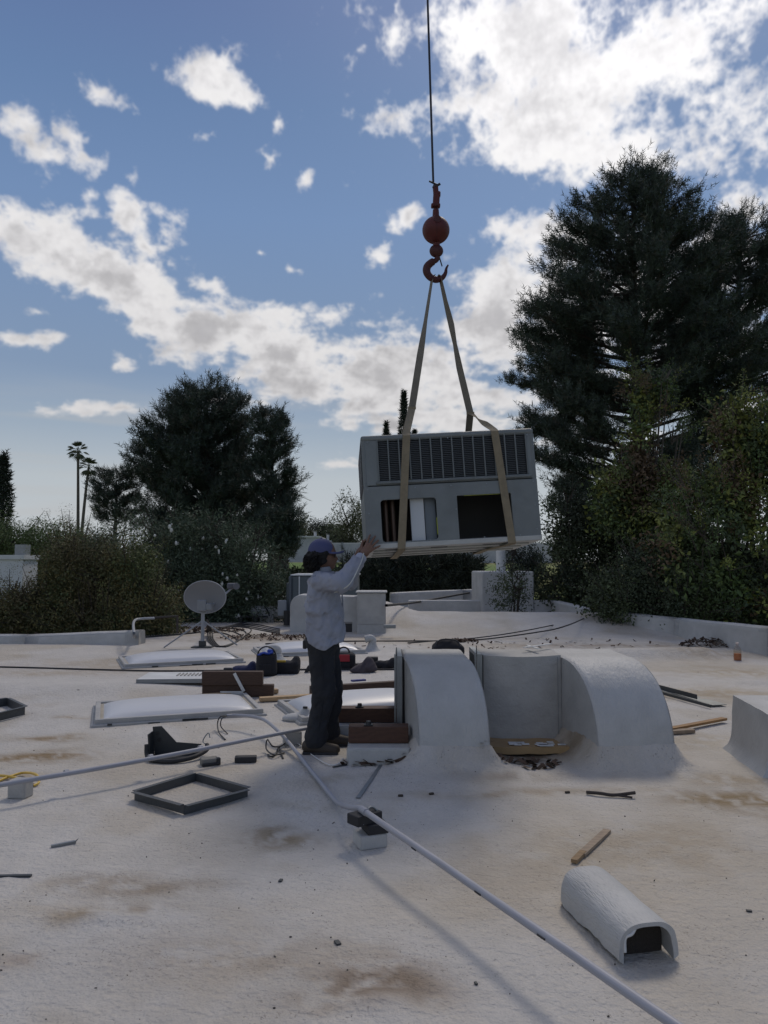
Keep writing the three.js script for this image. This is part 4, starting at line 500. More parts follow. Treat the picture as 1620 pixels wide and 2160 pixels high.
// ---------------------------------------------------------------- crane line, ball and hook
const hookAt = A(921, 566, 6.96), pxm = 6.96 / FOCAL;
{
  const o = thing('crane_hook', 'red overhaul ball with swivel hook on the crane line', 'crane hook', A(920, 590, 6.96)), red = mat(.10, .009, .007, .6, { map: rep(scuffMap, 3) }), redD = mat(.055, .008, .007, .6), y = (py) => (590 - py) * pxm * 1.02;
  part('ball', new THREE.SphereGeometry(29.5 * pxm, 40, 28).translate(0, y(483), 0), red, o); part('ball_boss', new THREE.CylinderGeometry(.032, .032, .02, 20).rotateX(Math.PI / 2).translate(.008, y(471), .118), redD, o); part('ball_seam', new THREE.TorusGeometry(29.6 * pxm, .002, 6, 48).rotateY(Math.PI / 2).translate(0, y(483), 0), redD, o);
  part('neck', merged([new THREE.CylinderGeometry(.028, .034, .10, 16).translate(0, y(450), 0), new THREE.CylinderGeometry(.034, .03, .09, 16).translate(.004, y(515), 0)]), red, o);
  part('swivel', new THREE.SphereGeometry(15 * pxm, 24, 16).scale(1, .95, .7).translate(.003, y(528), 0), redD, o);
  const sk = part('wedge_socket', merged([rb(.062, .14, .05, .014).rotateZ(-.06).translate(.004, y(418), 0), rb(.05, .11, .045, .012).rotateZ(.08).translate(.0, y(398), 0), rb(.085, .035, .06, .012, -.002, y(430), 0), rb(.035, .05, .05, .012, .026, y(405), 0)]), red, o); part('socket_pin', new THREE.CylinderGeometry(.013, .013, .11, 10).rotateX(Math.PI / 2).translate(0, y(432), 0), redD, sk);
  const c = [[4, 540], [0, 548], [-10, 553], [-19, 562], [-20, 574], [-12, 585], [1, 590], [13, 586], [20, 576], [22, 566], [26, 558]].map(([a, b]) => V(a * pxm, y(b), 0)), g = tube(c, 1, 60, 12), curve = new THREE.CatmullRomCurve3(c, false, 'catmullrom', .5), p = g.attributes.position, rad = (t) => (t < .12 ? .024 : t < .6 ? .030 + .006 * Math.sin(t * 5) : mix(.032, .007, (t - .6) / .4));
  for (let i = 0; i <= 60; i++) { const cc = curve.getPointAt(i / 60), r = rad(i / 60); for (let j = 0; j <= 12; j++) { const k = i * 13 + j; p.setXYZ(k, cc.x + (p.getX(k) - cc.x) * r, cc.y + (p.getY(k) - cc.y) * r, cc.z + (p.getZ(k) - cc.z) * r); } } g.computeVertexNormals(); part('hook', g, redD, o);
  part('safety_latch', rod(V(.030, y(541), 0), V(.055, y(561), 0), .006), M.black, o);
  const a = A(914, 386, 6.96), b = A(902, 0, 7.0), e = b.clone().add(b.clone().sub(a).multiplyScalar(7)); const cb = single('crane_cable', rod(a, e, .0105, 10), mat(.035, .035, .04, .5, { metalness: .5 }), 'dark steel crane line running up out of sight', 'cable');
  part('cable_clip', merged([rb(.03, .03, .04, .006, -.01, y(388), 0), rod(V(-.06, y(376), 0), V(.02, y(386), .01), .009), rod(V(-.03, y(392), .01), V(.04, y(384), .02), .012)]), M.black, o);
}
// ---------------------------------------------------------------- slings
function ribbon(pts, w, th) { // pts: [Vector3, widthDirection]
  const pos = [], ix = []; const dense = [], cP = new THREE.CatmullRomCurve3(pts.map((q) => q[0]), false, 'catmullrom', 0), seg = 6;
  for (let i = 0; i < pts.length - 1; i++) for (let k = 0; k < (i === pts.length - 2 ? seg + 1 : seg); k++) dense.push([pts[i][0].clone().lerp(pts[i + 1][0], k / seg), pts[i][1].clone().lerp(pts[i + 1][1], k / seg).normalize(), (pts[i][2] ?? 1) + ((pts[i + 1][2] ?? 1) - (pts[i][2] ?? 1)) * k / seg]);
  dense.forEach(([p, d, s], i) => { const t = dense[Math.min(i + 1, dense.length - 1)][0].clone().sub(dense[Math.max(i - 1, 0)][0]).normalize(), n = t.clone().cross(d).normalize().multiplyScalar(th / 2), e = d.clone().multiplyScalar(w * s / 2); for (const [a, b] of [[-1, -1], [1, -1], [1, 1], [-1, 1]]) { const q = p.clone().addScaledVector(e, a).addScaledVector(n, b); pos.push(q.x, q.y, q.z); } });
  for (let i = 0; i < dense.length - 1; i++) for (let k = 0; k < 4; k++) { const a = i * 4 + k, b = i * 4 + (k + 1) % 4; ix.push(a, b, a + 4, b, b + 4, a + 4); } ix.push(0, 2, 1, 0, 3, 2);
  const g = new THREE.BufferGeometry(); g.setAttribute('position', new THREE.Float32BufferAttribute(pos, 3)); g.setIndex(ix); const q = g.toNonIndexed(); q.computeVertexNormals(); return boxUV(q);
}
{
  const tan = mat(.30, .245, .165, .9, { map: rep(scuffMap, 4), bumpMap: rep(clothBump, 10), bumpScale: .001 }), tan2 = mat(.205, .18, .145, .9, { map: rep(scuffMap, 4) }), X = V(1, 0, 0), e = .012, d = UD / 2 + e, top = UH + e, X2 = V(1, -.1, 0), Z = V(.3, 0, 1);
  const hk = A(920, 588, 6.96).add(V(0, .03, 0));
  const leg = (x0, x1, ch, name, label, hx, twist) => {
    const o = thing(name, label, 'sling', null, 'tan lifting slings'), u = (x, y, z) => U(x, y, z), wd = V(1, 0, 0).transformDirection(unit.matrixWorld);
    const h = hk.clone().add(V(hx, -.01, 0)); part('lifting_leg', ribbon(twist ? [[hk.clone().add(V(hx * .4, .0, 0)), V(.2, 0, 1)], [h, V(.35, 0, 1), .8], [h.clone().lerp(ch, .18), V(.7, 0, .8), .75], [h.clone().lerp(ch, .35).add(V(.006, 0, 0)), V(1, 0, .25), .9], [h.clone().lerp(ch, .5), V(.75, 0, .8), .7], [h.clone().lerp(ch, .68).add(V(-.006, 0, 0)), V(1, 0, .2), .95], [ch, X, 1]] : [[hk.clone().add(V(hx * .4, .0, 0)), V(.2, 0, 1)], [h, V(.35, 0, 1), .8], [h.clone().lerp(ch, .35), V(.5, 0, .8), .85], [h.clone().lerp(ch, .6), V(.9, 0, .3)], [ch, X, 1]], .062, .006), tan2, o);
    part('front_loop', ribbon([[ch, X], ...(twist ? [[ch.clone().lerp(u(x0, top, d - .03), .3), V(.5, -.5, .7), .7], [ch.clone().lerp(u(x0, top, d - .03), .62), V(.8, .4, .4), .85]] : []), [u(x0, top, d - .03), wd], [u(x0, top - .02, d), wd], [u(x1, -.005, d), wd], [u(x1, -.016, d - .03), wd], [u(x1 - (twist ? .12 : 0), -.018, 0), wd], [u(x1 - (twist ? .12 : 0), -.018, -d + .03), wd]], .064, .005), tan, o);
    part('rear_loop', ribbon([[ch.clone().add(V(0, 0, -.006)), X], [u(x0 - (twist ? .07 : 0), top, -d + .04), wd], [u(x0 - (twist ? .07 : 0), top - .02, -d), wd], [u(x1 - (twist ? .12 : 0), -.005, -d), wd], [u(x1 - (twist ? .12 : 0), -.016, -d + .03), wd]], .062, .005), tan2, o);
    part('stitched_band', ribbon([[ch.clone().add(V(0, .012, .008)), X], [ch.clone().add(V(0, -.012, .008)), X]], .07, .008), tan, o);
    return o;
  };
  leg(-.345, -.445, A(869, 861, 6.72), 'lifting_sling', 'tan lifting sling passing over the copper tube opening', -.035, false); leg(.40, .475, A(992, 872, 6.86), 'lifting_sling', 'tan lifting sling with twisted strap over the empty opening', .035, true);
}

// ---------------------------------------------------------------- the man steadying the load
{
  const o = thing('person', 'person in blue cap, pale work shirt and black trousers, hand on the unit', 'person', V(-.512, 0, -6.43));
  const skin = mat(.155, .082, .055, .6), shirtM = mat(.33, .345, .41, .9, { bumpMap: rep(clothBump, 3), bumpScale: .0006, map: rep(scuffMap, .8) }), pantM = mat(.021, .022, .026, .95, { bumpMap: rep(clothBump, 4), bumpScale: .001 }), bootM = mat(.05, .038, .028, .7), capM = mat(.062, .07, .155, .85, { bumpMap: rep(clothBump, 6), bumpScale: .0006 }), hairM = mat(.006, .0055, .0055, .9);
  const RS = [.015, 1.365, .17], RE = [.165, 1.365, .30], RW = [.335, 1.575, .115], LS = [.015, 1.365, -.17], LE = [.20, 1.36, -.26], LW = [.305, 1.585, -.09];
  // continuous body: head, neck, trunk, arms, legs
  const head = [ell([.005, 1.605, 0], [.105, .115, .08]), ell([.055, 1.535, 0], [.05, .062, .058]), cap([.07, 1.495, 0], [.085, 1.492, 0], .026, .022), cap([.098, 1.578, 0], [.116, 1.553, 0], .013, .017), cap([.086, 1.603, -.03], [.086, 1.603, .03], .022, .022), cap([.098, 1.521, -.016], [.098, 1.521, .016], .012, .012), cap([.002, 1.58, .078], [-.004, 1.555, .08], .014, .011)];
  const bodyF = blend([...head, cap([-.015, 1.42, 0], [.015, 1.53, 0], .06, .05), cap([.015, 1.0, -.05], [.01, 1.31, -.06], .085, .08), cap([.015, 1.0, .05], [.01, 1.31, .06], .085, .08), cap(RS, RE, .038, .034), cap(RE, RW, .034, .03), cap(LS, LE, .038, .034), cap(LE, LW, .034, .03), cap([.0, .95, .085], [.03, .50, .10], .075, .055), cap([.03, .5, .10], [-.03, .09, .14], .05, .04), cap([.02, .95, -.085], [.07, .5, -.10], .075, .055), cap([.07, .5, -.1], [.06, .09, -.13], .05, .04)], .02);
  const bodyG = nets(bodyF, [-.2, .02, -.4], [.44, 1.78, .4], .011);
  // hands: palm and five unequal fingers
  function hand(w, k, dir, side, back, spread, curl) { // w wrist, k length factor, dir along the fingers, side towards the little finger, back out of the back of the hand
    const P = (a, b, c) => [w[0] + (dir.x * a + side.x * b + back.x * c) * k, w[1] + (dir.y * a + side.y * b + back.y * c) * k, w[2] + (dir.z * a + side.z * b + back.z * c) * k];
    const L = [cap(P(-.03, 0, 0), P(.02, 0, 0), .029, .03), cap(P(.02, -.018, 0), P(.085, -.026, 0), .019, .016), cap(P(.02, 0, 0), P(.09, -.004, .002), .02, .016), cap(P(.02, .016, 0), P(.08, .02, 0), .019, .015)]; const fingers = [];
    [[-.030, .085, .074], [-.010, .092, .084], [.011, .088, .078], [.030, .078, .060]].forEach(([b, a, l], i) => { const s = b * spread; const p0 = P(a - .02, b, 0), p1 = P(a + l * .45, b + s * .5, curl * .2), p2 = P(a + l * .75, b + s * .8, -curl * .3), p3 = P(a + l, b + s, -curl); fingers.push(blend([cap(p0, p1, .0098, .009), cap(p1, p2, .009, .0082), cap(p2, p3, .0082, .0072)], .003)); });
    const t0 = P(.015, -.03, -.004), t1 = P(.05, -.062, -.008), t2 = P(.083, -.078, -.012); fingers.push(blend([cap(t0, t1, .0135, .0105), cap(t1, t2, .0105, .009)], .004));
    const palm = blend(L, .012), f = (x, y, z) => { let d = palm(x, y, z); for (const q of fingers) d = smin(d, q(x, y, z), .006); return d; }; const c = P(.07, 0, 0); return nets(f, [c[0] - .15, c[1] - .15, c[2] - .12], [c[0] + .15, c[1] + .15, c[2] + .12], .0045);
  }
  const d1 = V(.62, .78, -.02).normalize(), b1 = V(-.12, .05, 1).normalize(), s1 = d1.clone().cross(b1).normalize(); // right hand: back towards +z, thumb up-left
  const hr = hand([.345, 1.59, .112], 1, d1, s1, b1, 1.0, .012), d2 = V(.42, .80, .2).normalize(), b2 = V(-.9, .35, -.1).normalize(), s2 = d2.clone().cross(b2).normalize().negate(), hl = hand([.30, 1.60, -.08], .95, d2, s2, b2, .6, .02);
  part('body', merged([bodyG, hr, hl]), skin, o);
  const rid = (a, b) => { const q = fbm(a, b, 3); return 1 - Math.abs(2 * q - 1) * 2.2; }, wr = (f, k) => (x, y, z) => f(x, y, z) - k * .34 * Math.max(0, rid(x * 6 - y * 4 + z * 2, y * 6 + x * 5 + 9)) + k * (fbm(x * 9 + y * 7 + 3, y * 13 - x * 15 + z * 10, 3) - .5) + k * .6 * (fbm(z * 14 + x * 6, y * 8 + 20, 2) - .5);
  // shirt
  const trunk = (x, y, z) => { const cx = .018 + .012 * sstep(1.2, .95, y), hw = mix(.150, .132, sstep(1.05, 1.3, y)) * mix(1, .62, sstep(1.36, 1.46, y)), hz = .205 * mix(1, .5, sstep(1.36, 1.47, y)), u = (x - cx) / hw, v = z / hz, r = Math.pow(Math.abs(u) ** 2.4 + Math.abs(v) ** 2.4, 1 / 2.4); return Math.max((r - 1) * hw, y - 1.452, -(y - .875 + .035 * Math.cos((x - .02) * 17) * (z > 0 ? 1 : .6))); };
  const shirt = wr(blend([trunk, cap([RS[0], RS[1] - .005, RS[2]], RE, .082, .070), cap(RE, [RW[0] - .018, RW[1] - .022, RW[2] + .018], .070, .046), cap([LS[0], LS[1] - .005, LS[2]], LE, .082, .068), cap(LE, [LW[0] - .015, LW[1] - .03, LW[2] - .015], .068, .046)], .03), .036);
  const sG = part('shirt', nets(shirt, [-.22, .8, -.42], [.42, 1.66, .42], .0105), shirtM, o);
  part('collar', nets((x, y, z) => { const yy = y - 1.455 - (x - .0) * .14, r = Math.hypot(x - .0, z * 1.05) - .068; return Math.max(Math.abs(r) - .009, Math.abs(yy) - .030); }, [-.11, 1.38, -.11], [.12, 1.53, .11], .007), shirtM, sG);
  const cuffAxis = V(RW[0] - RE[0], RW[1] - RE[1], RW[2] - RE[2]).normalize(); part('cuff', new THREE.CylinderGeometry(.046, .050, .055, 20, 1, true).applyQuaternion(new THREE.Quaternion().setFromUnitVectors(V(0, 1, 0), cuffAxis)).translate(RW[0] - .018, RW[1] - .022, RW[2] + .018), mat(.33, .345, .41, .9, { side: THREE.DoubleSide }), sG); for (const t of [.55, .85]) part('cuff_button', new THREE.SphereGeometry(.006, 8, 6).translate(mix(RE[0], RW[0], t) + .012, mix(RE[1], RW[1], t) - .03, mix(RE[2], RW[2], t) + .045), M.white, sG);
  part('shoulder_seam', tube([V(-.115, 1.37, .12), V(-.09, 1.40, .16), V(-.02, 1.425, .175), V(.06, 1.40, .185)], .003, 16, 5), shirtM, sG); part('front_placket', tube([V(.155, 1.36, .02), V(.172, 1.2, .025), V(.178, 1.0, .02), V(.178, .88, .02)], .006, 20, 5), shirtM, sG);
  // trousers, boots
  const pant = wr(blend([ell([.012, .90, 0], [.14, .12, .165]), cap([-.004, .88, .085], [.025, .48, .10], .110, .088), cap([.025, .48, .10], [-.035, .10, .135], .088, .076), cap([.025, .88, -.085], [.075, .48, -.10], .108, .085), cap([.075, .48, -.1], [.055, .10, -.13], .085, .072)], .035), .03);
  const pG = part('trousers', nets((x, y, z) => Math.max(pant(x, y, z), .055 - y, y - .97), [-.2, .03, -.3], [.26, 1.0, .3], .011), pantM, o); part('side_seam', tube([V(.02, .95, .185), V(.012, .8, .20), V(.03, .5, .192), V(-.01, .2, .215)], .004, 24, 5), pantM, pG); part('pocket_seam', tube([V(.10, .93, .15), V(.06, .86, .185), V(.02, .83, .198)], .004, 12, 5), pantM, pG); part('pocket_flap', rb(.035, .07, .05, .01, -.135, .855, .04), M.black, pG);
  for (const [x, z, L] of [[-.045, .14, .1], [.055, -.13, .08]]) { const b = part('boot', nets((X, Y, Z) => Math.max(blend([cap([x - .05, .06, z], [x + .04, .055, z], .052, .052), cap([x + .04, .05, z], [x + .165, .035, z + .01], .05, .042), cap([x, .1, z], [x - .005, .14, z], .058, .06)], .03)(X, Y, Z), .012 - Y), [x - .14, 0, z - .1], [x + .24, .2, z + .1], .009), bootM, o); part('sole', rb(.285, .022, .092, .009, x + .05, .011, z + .003), M.black, b); }
  // hair and cap
  part('hair', nets(lumpy(blend([ell([-.035, 1.585, 0], [.098, .07, .096]), ell([-.06, 1.525, 0], [.082, .068, .094]), ell([-.075, 1.49, .0], [.05, .035, .07]), cap([.028, 1.60, .074], [.01, 1.53, .078], .026, .03), cap([.028, 1.60, -.074], [.01, 1.53, -.078], .026, .03)], .03), .028, 46), [-.2, 1.42, -.16], [.1, 1.72, .16], .006), hairM, o);
  { // curls over the hair
    const cur = [], keep = rnd; rnd = mulberry(55); for (let i = 0; i < 420; i++) { const a = rr(1.2, 5.1), e = rr(-.9, .5), c = V(-.045 + Math.cos(a) * Math.cos(e) * .105, 1.545 + Math.sin(e) * .085, Math.sin(a) * Math.cos(e) * .105); if (c.x > .045) continue; const q = rr(0, 6.3), L = rr(.02, .045), pts = []; for (let k = 0; k < 4; k++) pts.push(c.clone().add(V(Math.cos(q + k) * .012, -L * k / 3, Math.sin(q + k) * .012))); cur.push(new THREE.TubeGeometry(new THREE.CatmullRomCurve3(pts), 5, .0028, 3)); } rnd = keep; part('curls', merged(cur), hairM, o, true);
  }
  const crown = ell([-.008, 1.618, 0], [.112, .106, .092]), cp = part('cap', nets((x, y, z) => Math.max(crown(x, y, z), -(y - 1.605 - x * .10)), [-.16, 1.56, -.14], [.16, 1.76, .14], .007), capM, o);
  const bs = new THREE.Shape(); bs.moveTo(0, -.08); bs.quadraticCurveTo(.095, -.075, .10, 0); bs.quadraticCurveTo(.095, .075, 0, .08); bs.lineTo(-.04, .065); bs.lineTo(-.04, -.065); const bg = new THREE.ExtrudeGeometry(bs, { depth: .010, bevelEnabled: true, bevelSize: .004, bevelThickness: .003, bevelSegments: 1, curveSegments: 12 }).rotateX(-Math.PI / 2), bp = bg.attributes.position; for (let i = 0; i < bp.count; i++) bp.setY(i, bp.getY(i) - bp.getZ(i) ** 2 * 4.5); bg.computeVertexNormals(); part('cap_brim', bg.rotateZ(-.16).translate(.080, 1.628, 0), capM, cp); part('cap_button', new THREE.SphereGeometry(.009, 10, 8).translate(-.008, 1.725, 0), capM, cp);
  // glasses arm at the brow
  part('eyeglasses', merged([rod(V(.095, 1.585, .058), V(.0, 1.59, .082), .003, 5), rb(.006, .03, .045, .003, .108, 1.58, .035), rb(.006, .03, .045, .003, .108, 1.58, -.035)]), M.black, o);
  single('tag_line', tube([V(-.165, 1.60, -6.27), V(-.175, 1.55, -6.22), V(-.215, 1.45, -6.08), V(-.265, 1.36, -6.03), V(-.335, 1.31, -6.08), V(-.39, 1.29, -6.13)], .0045, 40, 6), mat(.5, .5, .46, .8), 'thin pale cord hanging below the raised sleeve of the person', 'cord');
}

// ---------------------------------------------------------------- plants
function rawGeo(tris) { const g = new THREE.BufferGeometry(); g.setAttribute('position', new THREE.Float32BufferAttribute(tris, 3)); g.computeVertexNormals(); return g; }
function tuft(n, len, w, up, seed) { // twig brush: narrow needle faces set along a short twig that points to +y
  const R2 = mulberry(seed), t = []; for (let i = 0; i < n; i++) { const f = i / n, a = i * 2.4 + R2(), c = mix(up, .96, f * f * .8 + R2() * .2), s = Math.sqrt(Math.max(0, 1 - c * c)), d = V(Math.cos(a) * s, c, Math.sin(a) * s), q = V(R2() - .5, R2() - .5, R2() - .5).cross(d).normalize().multiplyScalar(w), L = len * (.42 + .22 * R2()), y = len * .75 * f, bend = -.12 * len * R2(); t.push(q.x, q.y + y, q.z, -q.x, -q.y + y, -q.z, d.x * L, d.y * L + y + bend, d.z * L); } return rawGeo(t);
}
function spray(n, R0, ll, lw, seed, droop = 0, two = false) { // ball of leaf blades (two faces each, folded on the rib)
  const R2 = mulberry(seed), t = []; for (let i = 0; i < n; i++) { const p = V(R2() - .5, R2() - .5, R2() - .5).normalize().multiplyScalar(R0 * Math.cbrt(R2())), d = V(R2() - .5, R2() - .5 - droop, R2() - .5).normalize(), s = d.clone().cross(V(R2() - .5, R2() - .5, R2() - .5)).normalize(), L = ll * (.6 + .7 * R2()), w = lw * (.6 + .7 * R2()), nrm = d.clone().cross(s).multiplyScalar(w * .3), a = p, b = p.clone().addScaledVector(d, L), m = p.clone().addScaledVector(d, L * .45), l = m.clone().addScaledVector(s, w / 2).add(nrm), r = m.clone().addScaledVector(s, -w / 2).add(nrm); if (two) t.push(a.x, a.y, a.z, l.x, l.y, l.z, b.x, b.y, b.z, a.x, a.y, a.z, b.x, b.y, b.z, r.x, r.y, r.z); else t.push(l.x, l.y, l.z, b.x, b.y, b.z, r.x, r.y, r.z); } return rawGeo(t);
}
const leafM = mat(1, 1, 1, .75, { side: THREE.DoubleSide, vertexColors: true }), barkM = mat(.055, .042, .034, .95, { bumpMap: rep(grainBump, 3), bumpScale: .01 }), barkGrey = mat(.10, .085, .07, .95);
const TUFT = [tuft(9, .40, .018, .5, 1), tuft(10, .5, .028, .4, 2)];
function crownOf(parent, geo, items, name = 'crown') { // items: [pos, dir|null, scale, colour]; one mesh of leaf faces
  const src = geo.attributes.position.array, n = src.length, P = new Float32Array(items.length * n), C = new Float32Array(items.length * n), m = new THREE.Matrix4(), q = new THREE.Quaternion(), q2 = new THREE.Quaternion(); let w = 0;
  for (const [p, d, s, k] of items) { if (d) { q.setFromUnitVectors(V(0, 1, 0), d.clone().normalize()); q.multiply(q2.setFromAxisAngle(V(0, 1, 0), rnd() * 6.28)); } else q.setFromEuler(new THREE.Euler(rnd() * 6.3, rnd() * 6.3, rnd() * 6.3)); m.compose(p, q, V(s, s, s)); const e = m.elements; for (let i = 0; i < n; i += 3, w += 3) { const x = src[i], y = src[i + 1], z = src[i + 2]; P[w] = e[0] * x + e[4] * y + e[8] * z + e[12]; P[w + 1] = e[1] * x + e[5] * y + e[9] * z + e[13]; P[w + 2] = e[2] * x + e[6] * y + e[10] * z + e[14]; C[w] = k[0]; C[w + 1] = k[1]; C[w + 2] = k[2]; } }
  const g = new THREE.BufferGeometry(); g.setAttribute('position', new THREE.BufferAttribute(P, 3)); g.setAttribute('color', new THREE.BufferAttribute(C, 3)); g.computeVertexNormals(); faces += items.length * n / 9;
  return part(name, g, leafM, parent, true);
}
let faces = 0;
const taper = (pts, r0, r1, rad = 7, n = 10) => { const g = tube(pts, 1, n, rad), cv = new THREE.CatmullRomCurve3(pts, false, 'catmullrom', .5), p = g.attributes.position; for (let i = 0; i <= n; i++) { const c = cv.getPointAt(i / n), r = mix(r0, r1, i / n); for (let j = 0; j <= rad; j++) { const k = i * (rad + 1) + j; p.setXYZ(k, c.x + (p.getX(k) - c.x) * r, c.y + (p.getY(k) - c.y) * r, c.z + (p.getZ(k) - c.z) * r); } } g.computeVertexNormals(); return g; };
const lerpTab = (tab, y) => { for (let i = 0; i < tab.length - 1; i++) if (y >= tab[i][0] && y <= tab[i + 1][0]) { const t = (y - tab[i][0]) / (tab[i + 1][0] - tab[i][0]); return [mix(tab[i][1], tab[i + 1][1], t), mix(tab[i][2], tab[i + 1][2], t)]; } return y < tab[0][0] ? [tab[0][1], tab[0][2]] : [tab.at(-1)[1], tab.at(-1)[2]]; };
// big pine: trunk, sweeping limbs, needle tufts in clumps along the outer limbs. tab rows: height above the roof, reach to -x, reach to +x
function pine(label, x, z, tab, limbs, o) {
  const y0 = groundH(x, z), top = tab.at(-1)[0], low = tab[0][0], t = thing('pine_tree', label, 'pine', V(x, y0 - .2, z), 'pines'), items = [], br = []; const Y = (h) => h - y0 + .2;
  const lean = o.lean ?? 0; part('trunk', taper([V(0, 0, 0), V(lean * .3, Y(top) * .4, .1), V(lean * .7, Y(top) * .75, -.1), V(lean, Y(top) - .4, 0)], o.trunk, .05, 9, 16), barkM, t);
  for (let i = 0; i < limbs; i++) {
    const f = (i + rnd()) / limbs, h = low + (top - low) * Math.pow(f, o.pow ?? .8), [rl, rp] = lerpTab(tab, h), a = i * 2.39996 + rr(-.4, .4), cx = Math.cos(a), cz = Math.sin(a), reach = (cx < 0 ? mix((rl + rp) / 2, rl, -cx) : mix((rl + rp) / 2, rp, cx)) * (o.even ? rr(.72, 1.06) : rr(.55, 1.1) * (.82 + .36 * fbm(h * .55 + x, Math.cos(a) * 1.3 + Math.sin(a), 2))), hx = lean * (h - low) / (top - low);
    const up = o.up ?? .25, droop = (o.droop ?? .12) * (1 - f), rise = reach * (up * rr(.7, 1.1) - droop), p0 = V(hx, Math.max(.5, Y(h) - rise - reach * .1), 0), p1 = V(hx + cx * reach * .5, Y(h) - rise * .75 - .05, cz * reach * .5), p2 = V(hx + cx * reach, Y(h) - .1, cz * reach); const limb = new THREE.CatmullRomCurve3([p0, p1, p2]);
    br.push(taper([p0, p1, p2], .03 + .016 * reach, .012, 5, 6));
    const nsub = Math.max(3, Math.round(reach * (o.sub ?? 3.2))); for (let k = 0; k < nsub; k++) {
      const bare = o.open && h > o.open[0] && h < o.open[1] ? .62 : o.bare ?? .32, s = mix(bare, 1, Math.pow((k + rnd()) / nsub, .85)), b = limb.getPoint(s), sl = (o.clump ?? .62) * rr(.6, 1.25) * (1.15 - s * .35), dir = V(cx, 0, cz).applyAxisAngle(V(0, 1, 0), rr(-1.25, 1.25) * (1.05 - s * .5)).add(V(0, rr(.0, .75) + up * .6, 0)).normalize(), e = b.clone().addScaledVector(dir, sl * 1.5); if (rnd() < .6) br.push(taper([b, b.clone().lerp(e, .5).add(V(0, -.03, 0)), e], .014, .005, 4, 3));
      const nt = Math.round((o.tufts ?? 15) * (o.more ?? 1.5) * rr(.7, 1.2)); for (let j = 0; j < nt; j++) { const u = rnd() ** .7, p = b.clone().lerp(e, u).add(V(rr(-1, 1), rr(-.6, .75), rr(-1, 1)).multiplyScalar(sl * .55)), k2 = rr(.55, 1.25), warm = rr(0, 1) < .1 ? 1.5 : 1; items.push([p, dir.clone().multiplyScalar(.8).add(V(rr(-.5, .5), rr(.0, .8), rr(-.5, .5))), (o.size ?? 1) * rr(.7, 1.15), [.046 * k2 * warm, .064 * k2, .044 * k2]]); }
    }
  }
  part('branches', merged(br), barkM, t); crownOf(t, TUFT[0], items); return t;
}
const at = (px, d) => (px - 810) / FOCAL * d, hgt = (py, d) => EYE + (1180 - py) * d / FOCAL;
const tabPx = (d, cx, rows) => rows.map(([py, l, r]) => [hgt(py, d), (cx - l) / FOCAL * d, (r - cx) / FOCAL * d]).sort((a, b) => a[0] - b[0]);
rnd = mulberry(101);
pine('tall dark pine with open gaps around its trunk, beside the unit', at(1350, 30), -30, tabPx(30, 1350, [[352, 1335, 1375], [400, 1290, 1430], [450, 1215, 1480], [520, 1160, 1530], [600, 1140, 1560], [680, 1110, 1570], [750, 1075, 1580], [820, 1095, 1570], [900, 1110, 1550], [980, 1130, 1530], [1060, 1140, 1500], [1110, 1160, 1480]]), 150, { trunk: .42, pow: .85, up: .35, droop: .10, tufts: 21, sub: 3.6, bare: .30, clump: .70, size: .88, even: true, open: [hgt(1010, 30), hgt(850, 30)] });
pine('dark pine with a bare lower trunk behind the leafy trees', at(1535, 33), -33, tabPx(33, 1535, [[450, 1560, 1610], [500, 1480, 1660], [580, 1440, 1690], [680, 1410, 1720], [780, 1410, 1730], [850, 1440, 1710]]), 84, { trunk: .40, lean: 1.0, size: .9, tufts: 20, droop: .08, up: .35, clump: .7 });
pine('broad rounded pine standing behind the flowering oleanders', at(432, 45), -45, tabPx(45, 432, [[820, 400, 462], [850, 362, 505], [890, 322, 520], [940, 296, 522], [1000, 296, 525], [1060, 308, 525], [1110, 320, 520], [1150, 335, 515]]), 122, { trunk: .45, up: .6, droop: .02, tufts: 16, sub: 3.0, clump: .8, size: 1.25, pow: .9 });
pine('slim pine at the edge of the broad rounded one', at(572, 43), -43, tabPx(43, 572, [[878, 566, 578], [930, 553, 595], [990, 543, 604], [1040, 538, 612], [1100, 543, 605], [1170, 550, 600]]), 60, { trunk: .25, up: .6, droop: .02, tufts: 17, sub: 4.6, size: 1.15 });
pine('small low pine beside the two thin palms', at(243, 46), -46, tabPx(46, 243, [[1000, 232, 252], [1030, 205, 275], [1070, 205, 290], [1110, 215, 295]]), 26, { trunk: .2, up: .6, tufts: 16, sub: 4, size: 1.1 });
pine('squat pine below the date palm beside the white building', at(585, 41), -41, tabPx(41, 585, [[1085, 575, 600], [1110, 550, 612], [1140, 540, 615], [1172, 555, 605]]), 30, { trunk: .3, up: .3, tufts: 16, sub: 4, size: 1.0 });
